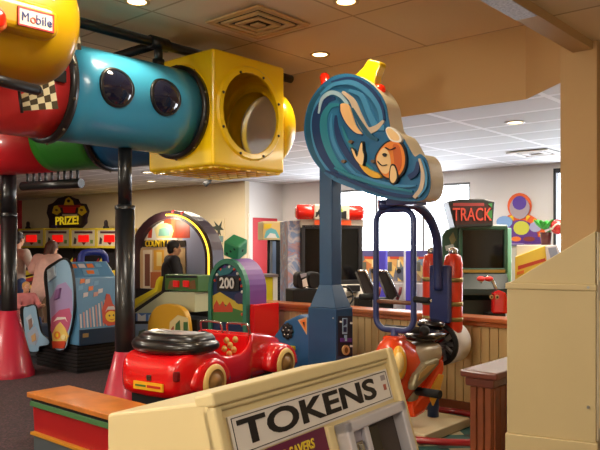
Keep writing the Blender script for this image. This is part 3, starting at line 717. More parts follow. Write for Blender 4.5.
# arch, hoop and jet
UB = -3.23
hoop = [(UB+a, 4.88, b) for a, b in rrect(-.185,.904,.185,1.90,.10,6)]
wk(MB().tube(hoop, .025, 12, True), 'hoop', navy)
wk(MB().tube(smooth([(UB-.12,4.82,1.94),(UB,4.95,1.955),(UB,5.2,1.95),(UB,5.42,1.86),(UB,5.56,1.68),(UB-.01,5.60,1.45),(UB-.01,5.61,1.2)],5,False), .042, 14), 'arch_pipe', navy)
wk(MB().box((UB-.02,4.78,1.93),(UB+.27,4.95,1.99)), 'board_bracket', navy, bevel=.01)
wk(MB().cyl((UB,4.88,.78),(UB,4.88,.92),.032,n=14), 'hoop_stem', navy)
wk(MB().cyl((UB-.2,4.88,1.135),(UB+.2,4.88,1.135),.018,n=12), 'crossbar', M('brown_bar',(120,80,60),.4))
for s_ in (-1, 1): wk(MB().cyl((UB+s_*.2,4.87,1.17),(UB+s_*.34,4.87,1.165),.026,n=14), 'grip', blackmat)
wk(MB().cyl((UB+.34,4.87,1.165),(UB+.352,4.87,1.165),.012,n=10), 'grip_cap', chrome)
wk(MB().box((UB-.115,5.62,.90),(UB+.095,5.68,1.425)), 'back_panel', navy, bevel=.02)
tankm = M('tank_red', (240,62,28), .3, coat=.5); brass = M('strap_brass', (170,150,90), .35, .7)
for s_ in (-1, 1):
    o = wk(MB().lathe([(.0,.80),(.075,.81),(.086,.85),(.086,1.44),(.07,1.51),(.035,1.53)], (UB-.06+s_*.112,5.77,0), n=28), 'tank', tankm)
    MB().lathe([(.035,1.52),(.042,1.53),(.042,1.575),(.0,1.59)], (UB-.06+s_*.112,5.77,0), n=20).build('valve_cap', chrome, o)
    for z in (.93, 1.07, 1.29): MB().lathe([(.0865,z-.02),(.09,z-.02),(.09,z+.02),(.0865,z+.02)], (UB-.06+s_*.112,5.77,0), n=28).build('strap', brass, o)
orange = M('orange_gloss', (232,72,22), .25, coat=.6)
jet = MB()
R = []
for k, (v_, zc, a, b) in enumerate(((4.70,.62,.02,.03),(4.72,.61,.09,.17),(4.78,.59,.15,.26),(4.90,.57,.18,.30),(5.05,.56,.17,.26),(5.22,.55,.13,.19),(5.42,.56,.10,.14),(5.62,.60,.07,.09))):
    R.append([(UB+a*math.cos(2*PI*i/20), v_-.10*(b*math.sin(2*PI*i/20)), zc+b*math.sin(2*PI*i/20)) for i in range(20)])
jet.rings(R); wk(jet, 'nose_body', orange, sub=1)
wk(MB().box((UB-.075,4.80,.76),(UB+.075,4.96,.86)), 'nose_collar', orange, bevel=.025, seg=3)
o = wr
flm = M('flame_yellow', (240,176,50), .3, coat=.4)
for a, b, rx, rz in ((-.03,.66,.06,.15),):
    wk(MB().ball((UB+.125,4.755,b),(.065,.065,.14),18,12), 'flame_decal', flm)
wk(MB().ball((UB+.15,4.72,.67),(.04,.04,.085),16,10), 'flame_decal', M('flame_cream',(246,214,140),.3,coat=.4))
silver = M('silver_cream', (196,184,160), .35, .3)
fus = MB(); R = []
for v_, zc, a, b in ((4.98,.67,.05,.04),(5.03,.67,.13,.08),(5.18,.675,.15,.09),(5.36,.68,.14,.085),(5.46,.68,.08,.05)):
    R.append([(UB+.03+a*math.copysign(abs(math.cos(2*PI*i/20))**.6, math.cos(2*PI*i/20)), v_, zc+b*math.copysign(abs(math.sin(2*PI*i/20))**.6, math.sin(2*PI*i/20))) for i in range(20)])
fus.rings(R); wk(fus, 'engine_cover', silver)
ft_ = MB().prism([(4.84,.43),(5.02,.50),(5.24,.60),(5.24,.65),(5.02,.635),(4.88,.56),(4.83,.48)], UB+.15, UB+.22, 'x'); wk(ft_, 'foot_rest', M('worn_silver',(150,140,110),.4,.4), bevel=.02)
wk(MB().prism([(4.89,.51),(5.02,.55),(5.17,.61),(5.04,.61),(4.92,.565)], UB+.215, UB+.226, 'x'), 'foot_rest_inlay', M('inlay_tan',(196,160,96),.4))
wk(MB().prism([(4.92,.30),(5.15,.42),(5.42,.62),(5.44,.52),(5.32,.36),(5.10,.20),(4.94,.18)], UB-.06, UB+.16, 'x'), 'keel', orange, bevel=.03)
wk(MB().prism([(5.14,.36),(5.32,.50),(5.40,.48),(5.32,.34),(5.22,.24)], UB+.155, UB+.17, 'x'), 'flame_decal', flm, bevel=.004)
wk(MB().cyl((UB+.12,5.0,.40),(UB+.36,5.0,.40),.035,n=16), 'foot_peg', blackmat)
wk(MB().ball((UB+.10,5.0,.37),(.05,.06,.13),16,10), 'peg_plate', MATS['worn_silver'])
wk(MB().ball((UB+.03,5.32,.825),(.15,.27,.055),22,12), 'seat', M('seat_vinyl',(24,20,22),.2,coat=.5))
wk(MB().ball((UB-.02,5.5,.90),(.13,.12,.05),20,10), 'seat_pad', MATS['seat_vinyl'])
wk(MB().cyl((UB-.16,4.98,.90),(UB+.20,5.02,.90),.03,n=14).ball((UB+.2,5.02,.9),.045,14,8), 'front_lever', blackmat)
fan = wk(MB().lathe([(.185,0),(.197,.0),(.197,.27),(.185,.27),(.18,.13),(.185,0)], (UB-.045,5.66,.70), (0,1,0), 44), 'turbine_shell', M('turbine_silver',(244,244,244),.4,.1))
MB().lathe([(.165,-.012),(.2,-.012),(.2,.025),(.165,.025),(.165,-.012)], (UB-.045,5.66,.70), (0,1,0), 40).build('turbine_ring', blackmat, fan)
MB().lathe([(.0,.2),(.183,.2)], (UB-.045,5.66,.70), (0,1,0), 40).build('turbine_back', M('turbine_dark',(40,38,40),.5), fan)
for i in range(9):
    a = 2*PI*i/9; c, s = math.cos(a), math.sin(a)
    MB().box((.04,-.012,-.02),(.165,.012,.02),0,Matrix.Translation((UB-.045,5.74,.70)) @ Matrix.Rotation(-a,4,'Y') @ Matrix.Rotation(.6,4,'X')).build('blade', steel, fan)
MB().lathe([(.0,-.10),(.03,-.03),(.055,.03),(.06,.16)], (UB-.045,5.66,.70), (0,1,0), 24).build('spinner', chrome, fan)
wk(MB().ball((UB+.03,5.45,.82),(.035,.07,.03),16,10), 'red_cowl', red)
for a_, b_, z_ in ((UB+.03,5.45,.42),(UB-.06,4.98,.34)): wk(MB().cyl((a_,b_,.05),(a_,b_,z_),.05,n=16), "support_post", M("post_blue",(36,60,110),.4))
wk(MB().box((UB-.32,4.86,.01),(UB+.30,5.62,.09)), 'base_plate', M('base_cream',(200,186,150),.5), bevel=.01)
wk(MB().tube([(UB+.08+.62*math.cos(2*PI*i/40)*(1+.12*math.cos(4*PI*i/40)),5.33+.55*math.sin(2*PI*i/40),.055) for i in range(40)], .028, 10, True), 'base_ring', M('ring_crimson',(150,24,30),.35,coat=.3))
# patterned mat under the ride
t = thing('floor_mat', 'teal and cream patterned mat under the orange jet ride', 'mat', W(-3.0,4.9))
mk, mt, mc = C('mat_dot',24,30,34), M('mat_teal',(40,82,76),.8), M('mat_cream',(176,162,128),.8)
mb = MB().box((-.60,-1.5,.0),(1.05,1.1,.006),0)
for i in range(1, 5):
    for j in range(6):
        x, y = -.85+.42*i, -1.3+.44*j
        mb.prism([(x-.16,y),(x,y-.16),(x+.16,y),(x,y+.16)], .006, .0075, 'z', 1)
        for a, b in ((.21,0),(0,.21)): mb.prism(ell(x+a,y+b,.045,.045,8), .006, .0078, 'z', 2)
mb.build('mat_sheet', [mt, mc, mk], t)
# ================================================================== BLUE CONSOLE
t = thing('blue_ride_console', 'blue sloped ride console with black rosette beside the wave sign pedestal', 'ride', W(-4.75,5.25))
bc = M('console_blue', (36,92,142), .4, coat=.2)
pr_ = [pl(t,264,350), pl(t,276,333), pl(t,285,321), pl(t,298,315), pl(t,310,318), pl(t,318,330)]
x0 = pr_[0][0]; x1 = pr_[-1][0]
MB().prism([(x0,.01)]+pr_+[(x1,.01)], 0, .5, 'y').build('console_body', bc, t, bevel=.02, seg=3)
cx, cz = pl(t,288,331)
ro = MB().lathe([(.0,.03),(.03,.025),(.05,.0)], (cx,0,cz), (0,-1,0), 20).build('rosette', kK, t)
for i in range(8):
    a = 2*PI*i/8; MB().ball((cx+.055*math.cos(a),-.01,cz+.06*math.sin(a)),(.028,.018,.028),10,6).build('petal', kK, ro)
for i in range(5):
    a = 2*PI*i/5+.4; MB().ball((cx+.04*math.cos(a),-.03,cz+.04*math.sin(a)),.007,8,5).build('stud', kW, ro)
art('warning_label', t, t, [([(298,320),(307,317),(307,335)], kT), ([(300,321),(306,319),(306,331)], kO), ([(303,322),(305,322),(305,327)], kK)], 0, .003)
MB().box((pl(t,283,355)[0],-.05,.55),(pl(t,296,355)[0],.0,.60)).build('yellow_step', yellow, t, bevel=.01)
# ================================================================== GAMES BEHIND THE HALF WALL
RB = math.radians(14)
# ---- driving cabinet with red beacons
t = thing('driving_game', 'big screen arcade cabinet with two red beacon drums on its marquee', 'arcade game', at(331, 9.5), RB)
X = lambda px, py=250, y=0: pl(t, px, py, y)[0]
Z = lambda py, px=331, y=0: pl(t, px, py, y)[1]
gm = M('cabinet_grey', (196,186,172), .5); dg = M('cabinet_charcoal', (40,38,42), .5)
MB().box((X(301),.0,.0),(X(362),.5,Z(225))).build('cabinet_body', dg, t, bevel=.01)
MB().box((X(300),-.03,Z(228)),(X(363),.72,Z(219))).build('top_trim', gm, t, bevel=.01)
sp = MB().box((X(288),.02,.75),(X(301)-.002,.5,Z(221))).build('side_panel', MR('artwork_dusk', [(190,200,214),(130,150,196),(196,150,150),(150,170,206),(214,206,210),(140,160,200)], 3.5, .4, dist=1.5, const=False), t, bevel=.006)
bz = MB()
for a, b, c, d in ((301,304.5,225,284),(358,362,225,284),(301,362,225,229),(301,362,280,285)): bz.box((X(a),-.03,Z(d)),(X(b),.0,Z(c)))
bz.build('screen_bezel', dg, t, bevel=.006)
sc = MB().box((X(304),-.006,Z(281)),(X(359),.0,Z(228))).build('screen', screen, t)
MB().box((X(312),-.12,Z(220)),(X(347),.2,Z(205))).build('marquee', M('marquee_white',(206,196,180),.4), t, bevel=.015)
sym = []
for pts, m in (([(315,217),(319,209),(322,209),(321,217),(319,217),(319,213),(317,217)], kK), ([(316,212),(330,210),(330,213),(316,215)], kK), ([(330,216),(334,209),(337,216),(335,217)], kG), ([(336,210),(342,209),(344,217),(340,214)], kLG), ([(322,216),(330,214),(331,219),(324,219)], kLG), ([(338,213),(346,211),(346,219),(339,218)], kK)):
    sym.append((pts, m))
art('emblem', t.children[-1], t, sym, -.12, .003)
for a, b, n in ((296,313,'l'),(346,364,'r')):
    o = MB().lathe([(.0,0),(.075,.0),(.10,.02),(.10,.20),(.085,.235),(.0,.24)], (X(a,212,-.02),-.02,Z(212.5)), (1,0,0), 28).build('beacon_drum', M('beacon_red',(225,34,20),.25,coat=.4,emit=.15), t)
MB().box((X(314),-.05,Z(225)),(X(350),-.028,Z(220.5))).build('light_strip', M('strip_orange',(240,90,40),.4,emit=.5), t)
MB().prism([(-.03,Z(284)),(-.30,Z(291)),(-.34,Z(300)),(-.30,.0),(0,0)], X(303), X(362), 'x').build('control_deck', gm, t, bevel=.01)
MB().box((X(340),-.36,Z(290)),(X(352),-.28,Z(284))).build('coin_panel', dg, t, bevel=.01)
MB().lathe([(.0,0),(.12,.0),(.10,.08),(.07,.16),(.0,.17)], (X(362,296,-.3),-.34,Z(302)), (0,0,1), 24).build('pedestal_cap', M('cap_white',(206,196,184),.4), t)
st = MB().tube([(X(342,295,-.3)+.0+.0, -.40, Z(296))]*1+[(X(342,295,-.3)+.12*math.cos(2*PI*i/20), -.40+.04*math.sin(2*PI*i/20), Z(294)+.12*math.sin(2*PI*i/20)) for i in range(21)], .014, 8).build('steering_wheel', blackmat, t)
# black speaker pair on a dark box
t = thing('twin_seat_unit', 'pair of black rounded headrests with white labels on a dark box behind the pedestal', 'game seat', at(311, 8.45), RB)
MB().box((pl(t,293,305)[0],0,.0),(pl(t,321,305)[0],.4,pl(t,306,290)[1])).build('seat_box', blackmat, t, bevel=.01)
for a, b in ((297,308),(309,321)):
    xa, xb = pl(t,a,280)[0], pl(t,b,280)[0]; z0, z1 = pl(t,306,289)[1], pl(t,306,272)[1]
    o = MB().prism(rrect(xa,z0,xb-.004,z1,.06), .0, .22, 'y').build('headrest', blackmat, t, bevel=.02, seg=3)
art('white_label', t, t, [([(302,280),(306,278),(308,286),(303,287)], kW), ([(300,274),(306,273),(306,276),(301,278)], C('label_grey',170,170,180))], 0, .012)
# ---- stand with landscape marquee, black cabinet and yellow box at the red door
t = thing('marquee_stand', 'narrow cabinet topped by a landscape painted marquee in front of the red door', 'arcade game', at(275, 10.6), RB)
MB().box((pl(t,275,250)[0],.0,.0),(pl(t,289,250)[0],.4,pl(t,280,240)[1])).build('cabinet_body', blackmat, t, bevel=.008)
MB().box((pl(t,275,250)[0]-.04,-.004,.0),(pl(t,276,250)[0],.4,pl(t,280,241)[1])).build('side_trim', M('trim_blue',(120,140,170),.4), t)
mq = MB().box((pl(t,262,230)[0],-.05,pl(t,275,240)[1]),(pl(t,289,230)[0],.35,pl(t,275,221.5)[1])).build('marquee', M('marquee_cream',(226,206,150),.4), t, bevel=.01)
art('landscape', mq, t, [(rc(263,223,281,238.5), C('art_sand',226,190,120)), ([(264,238),(266,231),(271,228),(276,230),(280,238)], C('art_sea',110,186,190)), ([(266,238),(270,233),(275,234),(277,238)], kW), ([(264,224),(272,224),(270,228),(264,229)], kY), (rc(282,223,288,238.5), C('art_amber',206,130,60)), ([(283,226),(286,228),(287,235),(284,237)], C('art_teal',90,150,140))], -.05, .003)
MB().cyl((pl(t,269,240)[0],.1,.05),(pl(t,270,240)[0],.1,pl(t,270,240)[1]),.02,n=10).build('support_rod', blackmat, t)
t = thing('yellow_prize_box', 'small yellow cabinet with white edge beside the red door', 'cabinet', at(268, 9.4), RB)
MB().box((pl(t,258,290)[0],0,.0),(pl(t,273,290)[0],.35,pl(t,266,277)[1])).build('cabinet_body', M('box_lime',(222,206,40),.4), t, bevel=.008)
MB().box((pl(t,273,290)[0],-.004,0),(pl(t,277.5,290)[0],.36,pl(t,270,277)[1])).build('white_edge', white, t)
MB().box((pl(t,257,290)[0],-.02,pl(t,266,277)[1]),(pl(t,278,290)[0],.37,pl(t,266,274.5)[1])).build('top_lid', M('lid_grey',(120,110,110),.4), t)
# ---- row of small games under the window
puf = M('divider_violet', (82,72,196), .45)
artg = [MR('game_art_a', [(206,150,84),(226,178,104),(150,120,84),(196,120,70),(96,110,110),(230,200,140)], 7, .5, 'voronoi'), MR('game_art_b', [(214,160,90),(196,140,76),(120,130,120),(230,190,110),(150,90,60),(90,96,110)], 6, .5, 'voronoi'), MR('game_art_c', [(120,140,150),(90,120,140),(170,180,170),(196,170,110),(80,90,110),(140,110,80)], 6, .5, 'voronoi')]
for i, (a, b, lab) in enumerate(((362,376.5,'tan faced game under the window, left of both violet dividers'),(386,404,'tan faced game under the window between the violet dividers'),(415,432,'blue grey faced game under the window behind the left red tank'))):
    t = thing('window_game', lab, 'arcade game', W(on_v((a+b)/2,260,9.8)[0], 9.8), R0, 'row of games under the window')
    x0, x1 = pl(t,a,260)[0], pl(t,b,260)[0]; zt = pl(t,(a+b)/2,250.5)[1]
    MB().box((x0,.0,.0),(x1,.6,zt)).build('cabinet_body', M('grey_white',(196,190,190),.5), t, bevel=.01)
    MB().box((x0,-.02,zt-.10),(x1,.0,zt)).build('header', M('header_violet',(86,80,130),.5), t)
    fp = MB().box((x0+.01,-.015,pl(t,(a+b)/2,281)[1]),(x1-.01,.0,zt-.10)).build('face_panel', artg[i], t)
    c = (a+b)/2
    art('game_detail', fp, t, [(rc(c-5,255,c+4,259), kR), (rc(c-7,262,c-3,271), C('det_olive',96,96,80)), (ell(c+4,271,2.2,2.6,10), kK), (rc(c+3,260,c+5,267), C('det_cream',240,220,170)), ([(c-2,281),(c+1,268),(c+3,281)], C('det_slate',110,110,120))], -.015, .003)
    MB().box((x0+.02,-.20,.0),(x1-.02,-.0,pl(t,c,283)[1])).build('front_ledge', M('grey_white2',(186,178,172),.5), t, bevel=.01)
for a, b, lab in ((377,385.5,'violet divider panel between window games, seen through the jet ride hoop'),(405,414,'violet divider panel just right of the jet ride hoop')):
    t = thing('divider_panel', lab, 'divider', W(on_v((a+b)/2,260,9.35)[0], 9.35), R0, 'violet dividers under the window')
    MB().box((pl(t,a,260)[0],.0,.0),(pl(t,b,260)[0],.08,pl(t,(a+b)/2,250)[1])).build('panel', puf, t, bevel=.03, seg=3)
# slanted gun racks in front of them
for dx, Y, lab in ((0,8.9,'slanted black and silver controller stand seen through the jet ride hoop'),(-21,8.7,'slanted black and silver controller stand left of the jet ride hoop')):
    t = thing('controller_stand', lab, 'game controller', at(386+dx, Y), RB, 'slanted controller stands')
    q_ = lambda a, b: pl(t, a+dx, b)
    MB().prism([q_(378,272),(q_(386,272)[0],q_(386,272)[1]),q_(397,296),q_(390,302)], 0, .10, 'y').build('slanted_panel', M('panel_dark',(50,48,54),.4), t, bevel=.01)
    MB().tube([(*[q_(378,271)[0],-.01],q_(378,271)[1]),(q_(386,271)[0],-.01,q_(386,271)[1]),(q_(398,297)[0],-.01,q_(398,297)[1])], .018, 8).build('silver_edge', chrome, t)
    MB().box((q_(380,300)[0],.01,.0),(q_(394,300)[0],.2,q_(390,298)[1])).build('stand', blackmat, t, bevel=.01)
    MB().tube([(q_(397,300)[0],.0,q_(397,300)[1]),(q_(400,293)[0],.0,q_(400,293)[1]),(q_(401,287)[0],.0,q_(401,287)[1])], .022, 8).build('handle', M('handle_plum',(120,40,50),.4), t)
# ---- green racing cabinet
t = thing('racing_game', 'dark green arcade cabinet with flared TRACK marquee', 'arcade game', at(481, 8.3), -.04)
X = lambda px, py=250, y=0: pl(t, px, py, y)[0]
Z = lambda py, px=481, y=0: pl(t, px, py, y)[1]
gc = M('cabinet_green', (34,74,56), .35, coat=.2); gd = M('cabinet_deep_green', (20,36,32), .4)
MB().box((X(458),.0,.0),(X(506),.75,Z(226))).build('cabinet_body', gd, t, bevel=.01)
MB().prism([pl(t,442,236),pl(t,446,230),pl(t,460,226),pl(t,460,330),pl(t,444,330)], .0, .6, 'y').build('side_wing', gc, t, bevel=.01)
art('wing_art', t, t, [([(449,238),(453,232),(456,240),(452,246)], C('wing_gold',110,110,70)), ([(445,246),(453,244),(455,249),(446,251)], C('wing_silver',150,160,160))], 0, .003)
pm_ = lambda a_, b_: pl(t, a_, b_, -.12)
MB().prism([pm_(448,201),pm_(460,199),pm_(484,199),pm_(495,201.5),pm_(493,226),pm_(455,228)], -.12, .3, 'y').build('marquee', M('marquee_dark',(44,50,50),.4), t, bevel=.012)
mq = t.children[-1]
art('marquee_art', mq, t, [([(451,205),(492,204),(490,223),(456,225)], C('mq_maroon',70,40,40)), (rc(453,203,484,206), C('mq_rose',160,64,64)), ([(487,212),(492,210),(492,218),(489,220)], kG), ([(488,204),(492,203),(492,208)], C('mq_green',70,140,80))], -.12, .003)
text('TRACK', .21, C('mq_red',226,86,70), mq, ((X(472,216,-.13)),-.137,Z(215,472,-.13)), ext=.003, bold=.002, sx=.66)
fr = MB()
for a, b, c_, d in ((458,462,227,272),(503,507,227,272),(458,507,225,230),(458,507,268,273)): fr.box((X(a),-.05,Z(d)),(X(b),.0,Z(c_)))
fr.build('screen_frame', gc, t, bevel=.015)
MB().box((X(505),-.03,Z(285)),(X(511),.6,Z(228))).build('side_wing', M('wing_mint',(130,190,170),.4), t, bevel=.01)
sc = MB().box((X(461),-.01,Z(269)),(X(504),.0,Z(229))).build('screen', screen, t)
MB().prism([(-.05,Z(273)),(-.20,Z(288)),(-.22,Z(294)),(-.05,Z(300)),(0,Z(300))], X(459), X(506), 'x').build('control_deck', gd, t, bevel=.01)
MB().box((X(460),-.06,Z(272.5)),(X(504),-.045,Z(269.5))).build('gold_strip', M('strip_gold',(150,120,50),.4), t)
hb_ = MB().tube(smooth([(X(480,281,-.3),-.3,Z(281)),(X(486,277,-.3),-.3,Z(276)),(X(492,277,-.3),-.3,Z(279)),(X(496,285,-.3),-.3,Z(287))],4,False), .02, 8).build('handlebar', chrome, t)
for a in (481,489): MB().ball((X(a,278,-.32),-.32,Z(277.5)),(.05,.035,.03),12,8).build('red_grip', redp, hb_)
MB().prism([pl(t,486,311),pl(t,487,291),pl(t,492,288),pl(t,499,291),pl(t,500,296),pl(t,504,300),pl(t,504,308),pl(t,501,311)], -.34, -.22, 'y').build('red_console', red, t, bevel=.02, seg=3)
art('console_dials', t.children[-1], t, [(ell(491.5,297,2,2.2,10), kT), (ell(497,297,2,2.2,10), kT), (ell(491.5,297,1,1.1,8), kK), (ell(497,297,1,1.1,8), kK)], -.34, .006)
MB().box((X(488,305,-.3),-.33,0),(X(503,305,-.3),-.1,Z(311))).build('stand', blackmat, t)
# ---- sunburst board on the window wall (plain generic stand-in for the mural)
t = thing('sunburst_board', 'orange half-sun and violet cut-out board on the white wall', 'wall board', (*W(on_v(521,225,VW)[0], VW-.01), 0))
q0 = lambda a, b: pl(t, a, b)
mb = MB()
mb.prism([q0(*p) for p in [(494,244)]+[(520+26*math.cos(PI-PI*i/14),238-25*math.sin(PI-PI*i/14)) for i in range(15)]+[(546,244)]], -.03, .0, 'y')
mb.prism([q0(*p) for p in ell(520,206,12,13,20)], -.028, .0, 'y').build('board', M('board_orange',(236,100,40),.5), t, bevel=.004)
sh = []
for i in range(9):
    a = PI*(i+.5)/9; a0, a1 = PI*(i+.25)/9, PI*(i+.75)/9
    sh.append(([(520-25*math.cos(a0),238-24*math.sin(a0)),(520-25*math.cos(a1),238-24*math.sin(a1)),(520-19*math.cos(a),238-18*math.sin(a))], kY))
sh += [([(501,238)]+[(520-18*math.cos(PI*i/12),238-18*math.sin(PI*i/12)) for i in range(13)]+[(539,238)], kP), (ell(520,208,10,11,16), C('disc_grey',176,160,168)), (ell(520,203,7,7,16), C('disc_violet',92,60,160)), (ell(505,222,8,6,14), C('disc_sky',130,170,220)),
       (ell(522,228,8,7,14), C('disc_lime',206,206,70)), (ell(536,227,6,5,14), C('disc_mist',170,170,200)), (rc(495,237,545,244), C('band_violet',84,40,130)), (ell(517,239,5,2.5,12), kO), (ell(508,240,4,2,12), kW), (ell(530,239,6,2.5,12), C('band_rust',130,50,40))]
art('painted_shape', t.children[-1], t, sh, -.03, .002)
# ---- white counter cabinet, yellow game and toys at the right
t = thing('white_counter', 'plain pale cabinet below the sunburst board', 'cabinet', at(508, 9.2), -.30)
MB().box((pl(t,498,250)[0],0,0),(pl(t,523,250)[0],.5,pl(t,510,245)[1])).box((pl(t,497.5,250)[0],-.012,0),(pl(t,523.5,250)[0],.5,.1)).build('cabinet_body', M('counter_white',(206,196,196),.5), t, bevel=.01)
MB().box((pl(t,497,250)[0],-.03,pl(t,510,246)[1]),(pl(t,524,250)[0],.53,pl(t,510,243.5)[1])).build('top_board', M('top_violet',(120,100,150),.5), t, bevel=.006)
t = thing('yellow_game', 'yellow game with slanted printed face and white top beside the tan column', 'arcade game', at(538, 7.6), -.38)
q0 = lambda a, b: pl(t, a, b)
MB().prism([q0(515,292),q0(515,257),q0(547,245),q0(552,262),q0(552,292)], 0, .5, 'y').box((q0(515,292)[0],0,0),(q0(552,292)[0],.5,q0(520,292)[1])).build('cabinet_body', M('game_yellow',(238,206,70),.4), t, bevel=.006)
art('printed_face', t, t, [([(518,266),(545,258),(546,261),(518,270)], kR), ([(518,281),(528,274),(540,270),(540,277),(525,283),(518,288)], C('face_brown',110,76,40)), ([(517,272),(524,270),(524,273),(517,275)], kO)], 0, .003)
MB().prism([q0(547,262),q0(545,246),q0(557,245),q0(562,256),q0(562,275),q0(552,275)], -.02, .4, 'y').build('white_top', M('top_white',(226,224,232),.4), t, bevel=.006)
art('grey_screen', t.children[-1], t, [([(548,248),(556,247),(559,257),(551,260)], C('scr_grey',150,160,186))], -.02, .004)
ztop_ = q0(520,245)[1]; MB().box((q0(516,255)[0],.05,q0(520,257)[1]-.02),(q0(552,250)[0],.4,ztop_)).build('white_box', white, t, bevel=.008)
t = thing('potted_toy_plant', 'leafy plant in dark pot with red and white ball on the yellow game', 'plant', (*at(546, 7.8), 0), -.38)
q0 = lambda a, b: pl(t, a, b)
t.location.z = ztop_+.001; cx = q0(546,240)[0]
MB().lathe([(.0,0),(.05,0),(.065,.14),(.055,.14),(.0,.13)], (cx,0,0), n=18).build('pot', M('pot_maroon',(90,36,36),.5), t)
lf = MB()
for i in range(13):
    a = 2.4*i; d = Vector((math.cos(a)*.8, math.sin(a)*.8, .4+.8*((i*37) % 10)/10)).normalized(); L = .11+.03*((i*53) % 7)/7
    mt_ = Matrix.Translation(Vector((cx-.02,0,.17))+d*L*.6) @ d.to_track_quat('Z', 'Y').to_matrix().to_4x4()
    lf.ball((0,0,0),(.035,.012,L*.6),8,6,0,None); n_ = 8*7
    for k in range(len(lf.v)-n_, len(lf.v)): lf.v[k] = tuple(mt_ @ Vector(lf.v[k]))
lf.build('leaves', M('leaf_green',(60,176,70),.5), t)
bl = MB().ball((cx+.13,-.03,.20),(.085,.085,.085),18,12).build('red_ball', M('ball_red',(214,44,48),.35,coat=.3), t)
MB().tube([(cx+.13+.086*math.sin(a_),-.03-.086*math.cos(a_)*.9,.20+.03*math.cos(3*a_)) for a_ in [PI*(i/12)-PI/2 for i in range(13)]], .012, 6).build('white_stripe', white, bl)
MB().tube([(cx,0,.13),(cx+.05,-.01,.16),(cx+.13,-.03,.17)], .012, 6).build('stem', MATS['leaf_green'], t)
# ================================================================== LEFT SIDE GAMES
# ---- dice cabinet
t = thing('dice_game', 'arched green and purple game cabinet with a big green die on top', 'arcade game', W(on_v(231,290,5.45)[0], 5.45))
q0 = lambda a, b: pl(t, a, b)
xl, xr = q0(210,300)[0], q0(248,300)[0]; zc_ = q0(231,290)[1]; zt = q0(231,258.5)[1]; cx = (xl+xr)/2; rx = (xr-xl)/2
def archp(f, zb): return [(cx-rx*f, zb)]+[(cx-rx*f*math.cos(PI*i/18), zc_+(zt-zc_)*f*math.sin(PI*i/18)) for i in range(19)]+[(cx+rx*f, zb)]
MB().prism(archp(1, .62), .02, .30, 'y').build('purple_body', purple, t, bevel=.01)
fr = MB(); A = archp(1, .55); B = archp(.83, .55)
for i in range(len(A)-1): fr.prism([A[i],A[i+1],B[i+1],B[i]], -.03, .03, 'y')
fr.build('green_frame', M('frame_teal',(52,124,100),.45), t)
gp = MB().prism(archp(.85, .60), -.005, .02, 'y').build('game_panel', M('panel_night',(26,44,84),.4), t)
art('panel_art', gp, t, [([(212,318),(212,296),(220,292),(233,300),(246,306),(246,318)], C('dg_yellow',206,180,60)), ([(212,310),(222,303),(233,308),(246,312),(246,322),(212,322)], C('dg_green',70,120,60)),
    ([(214,306),(217,300),(220,306),(223,301),(226,307),(230,302),(233,308),(233,312),(214,312)], kR), (ell(240,298,5,6,14), C('dg_plum',60,50,90)), ([(218,271),(228,266),(236,268),(230,274),(220,276)], C('dg_teal',40,110,120)), (rc(218,276,240,291), kK)], -.005, .0025)
text('200', .17, C('digit',226,226,220), gp, (q0(229,284)[0],-.035,q0(230,283.6)[1]), ext=.003, bold=.003, sx=.95)
for i, (a, m) in enumerate(((2.75,kR),(2.45,kW),(2.1,kR),(1.75,kP),(1.45,kW),(1.1,kR),(.8,kW),(.5,kR),(.2,kR),(-.05,kW))):
    MB().ball((cx+rx*.74*math.cos(a),-.012,zc_+(zt-zc_)*.74*math.sin(a)),(.018,.014,.018),10,6).build('bulb', m, t)
for z in (.72,.84): MB().ball((cx+rx*.74,-.012,z),(.018,.014,.018),10,6).build('bulb', kR, t)
MB().box((xl,-.03,.0),(xr,.3,.62)).build('teal_base', M('base_teal',(30,96,116),.45), t, bevel=.01)
MB().box((xr+.002,.02,.0),(xr+.08,.42,pls(t,262,303,xr)[1])).build('red_base', red, t, bevel=.01)
die = MB().box((-.1,-.1,-.1),(.1,.1,.1)).build('die', M('die_green',(56,146,100),.45), t, (cx+.01,.10,zt+.125), (.5,.35,.3), bevel=.02, seg=3)
for i in range(3): MB().ball((-.05+.05*i,-.1,-.05+.05*i),(.016,.006,.016),10,6).build('pip', C('pip_dark',30,70,50), die)
MB().ball((.1,0,0),(.006,.02,.02),10,6).build('pip', C('pip_dark',30,70,50), die)
MB().cyl((cx+.01,.10,zt-.02),(cx+.01,.10,zt+.04),.05,n=14).build('die_stem', green, t)
# ---- arched fair game
t = thing('fair_game', 'arched fairground game with COUNTY FAIR backdrop and neon lit arch', 'arcade game', W(on_v(176,260,7.0)[0], 7.0))
q0 = lambda a, b: pl(t, a, b)
xl, xr = q0(136,262)[0], q0(219,262)[0]; zc_ = q0(176,258)[1]; zt = q0(175,211)[1]; cx = (xl+xr)/2; rx = (xr-xl)/2
fr = MB(); A = archp(1, .9); B = archp(.83, .9)
for i in range(len(A)-1): fr.prism([A[i],A[i+1],B[i+1],B[i]], -.12, .10, 'y')
fr.build('arch_frame', M('arch_brown',(58,36,42),.4), t)
ne = [(cx+rx*.915*math.cos(a), -.125, zc_+(zt-zc_)*.915*math.sin(a)) for a in [PI*.52-PI*.52*i/16 for i in range(17)]]+[(cx+rx*.915,-.125,q0(215,275)[1])]
MB().tube(ne, .014, 8).build('neon_tube', M('neon_yellow',(255,214,60),.4,emit=2.2), t)
bk = MB().prism(archp(.85, .9), -.03, .2, 'y').build('backdrop', C('backdrop',214,196,180), t)
MB().box((xl,-.02,.0),(xr,.5,.92)).build('cabinet_base', blackmat, t, bevel=.01)
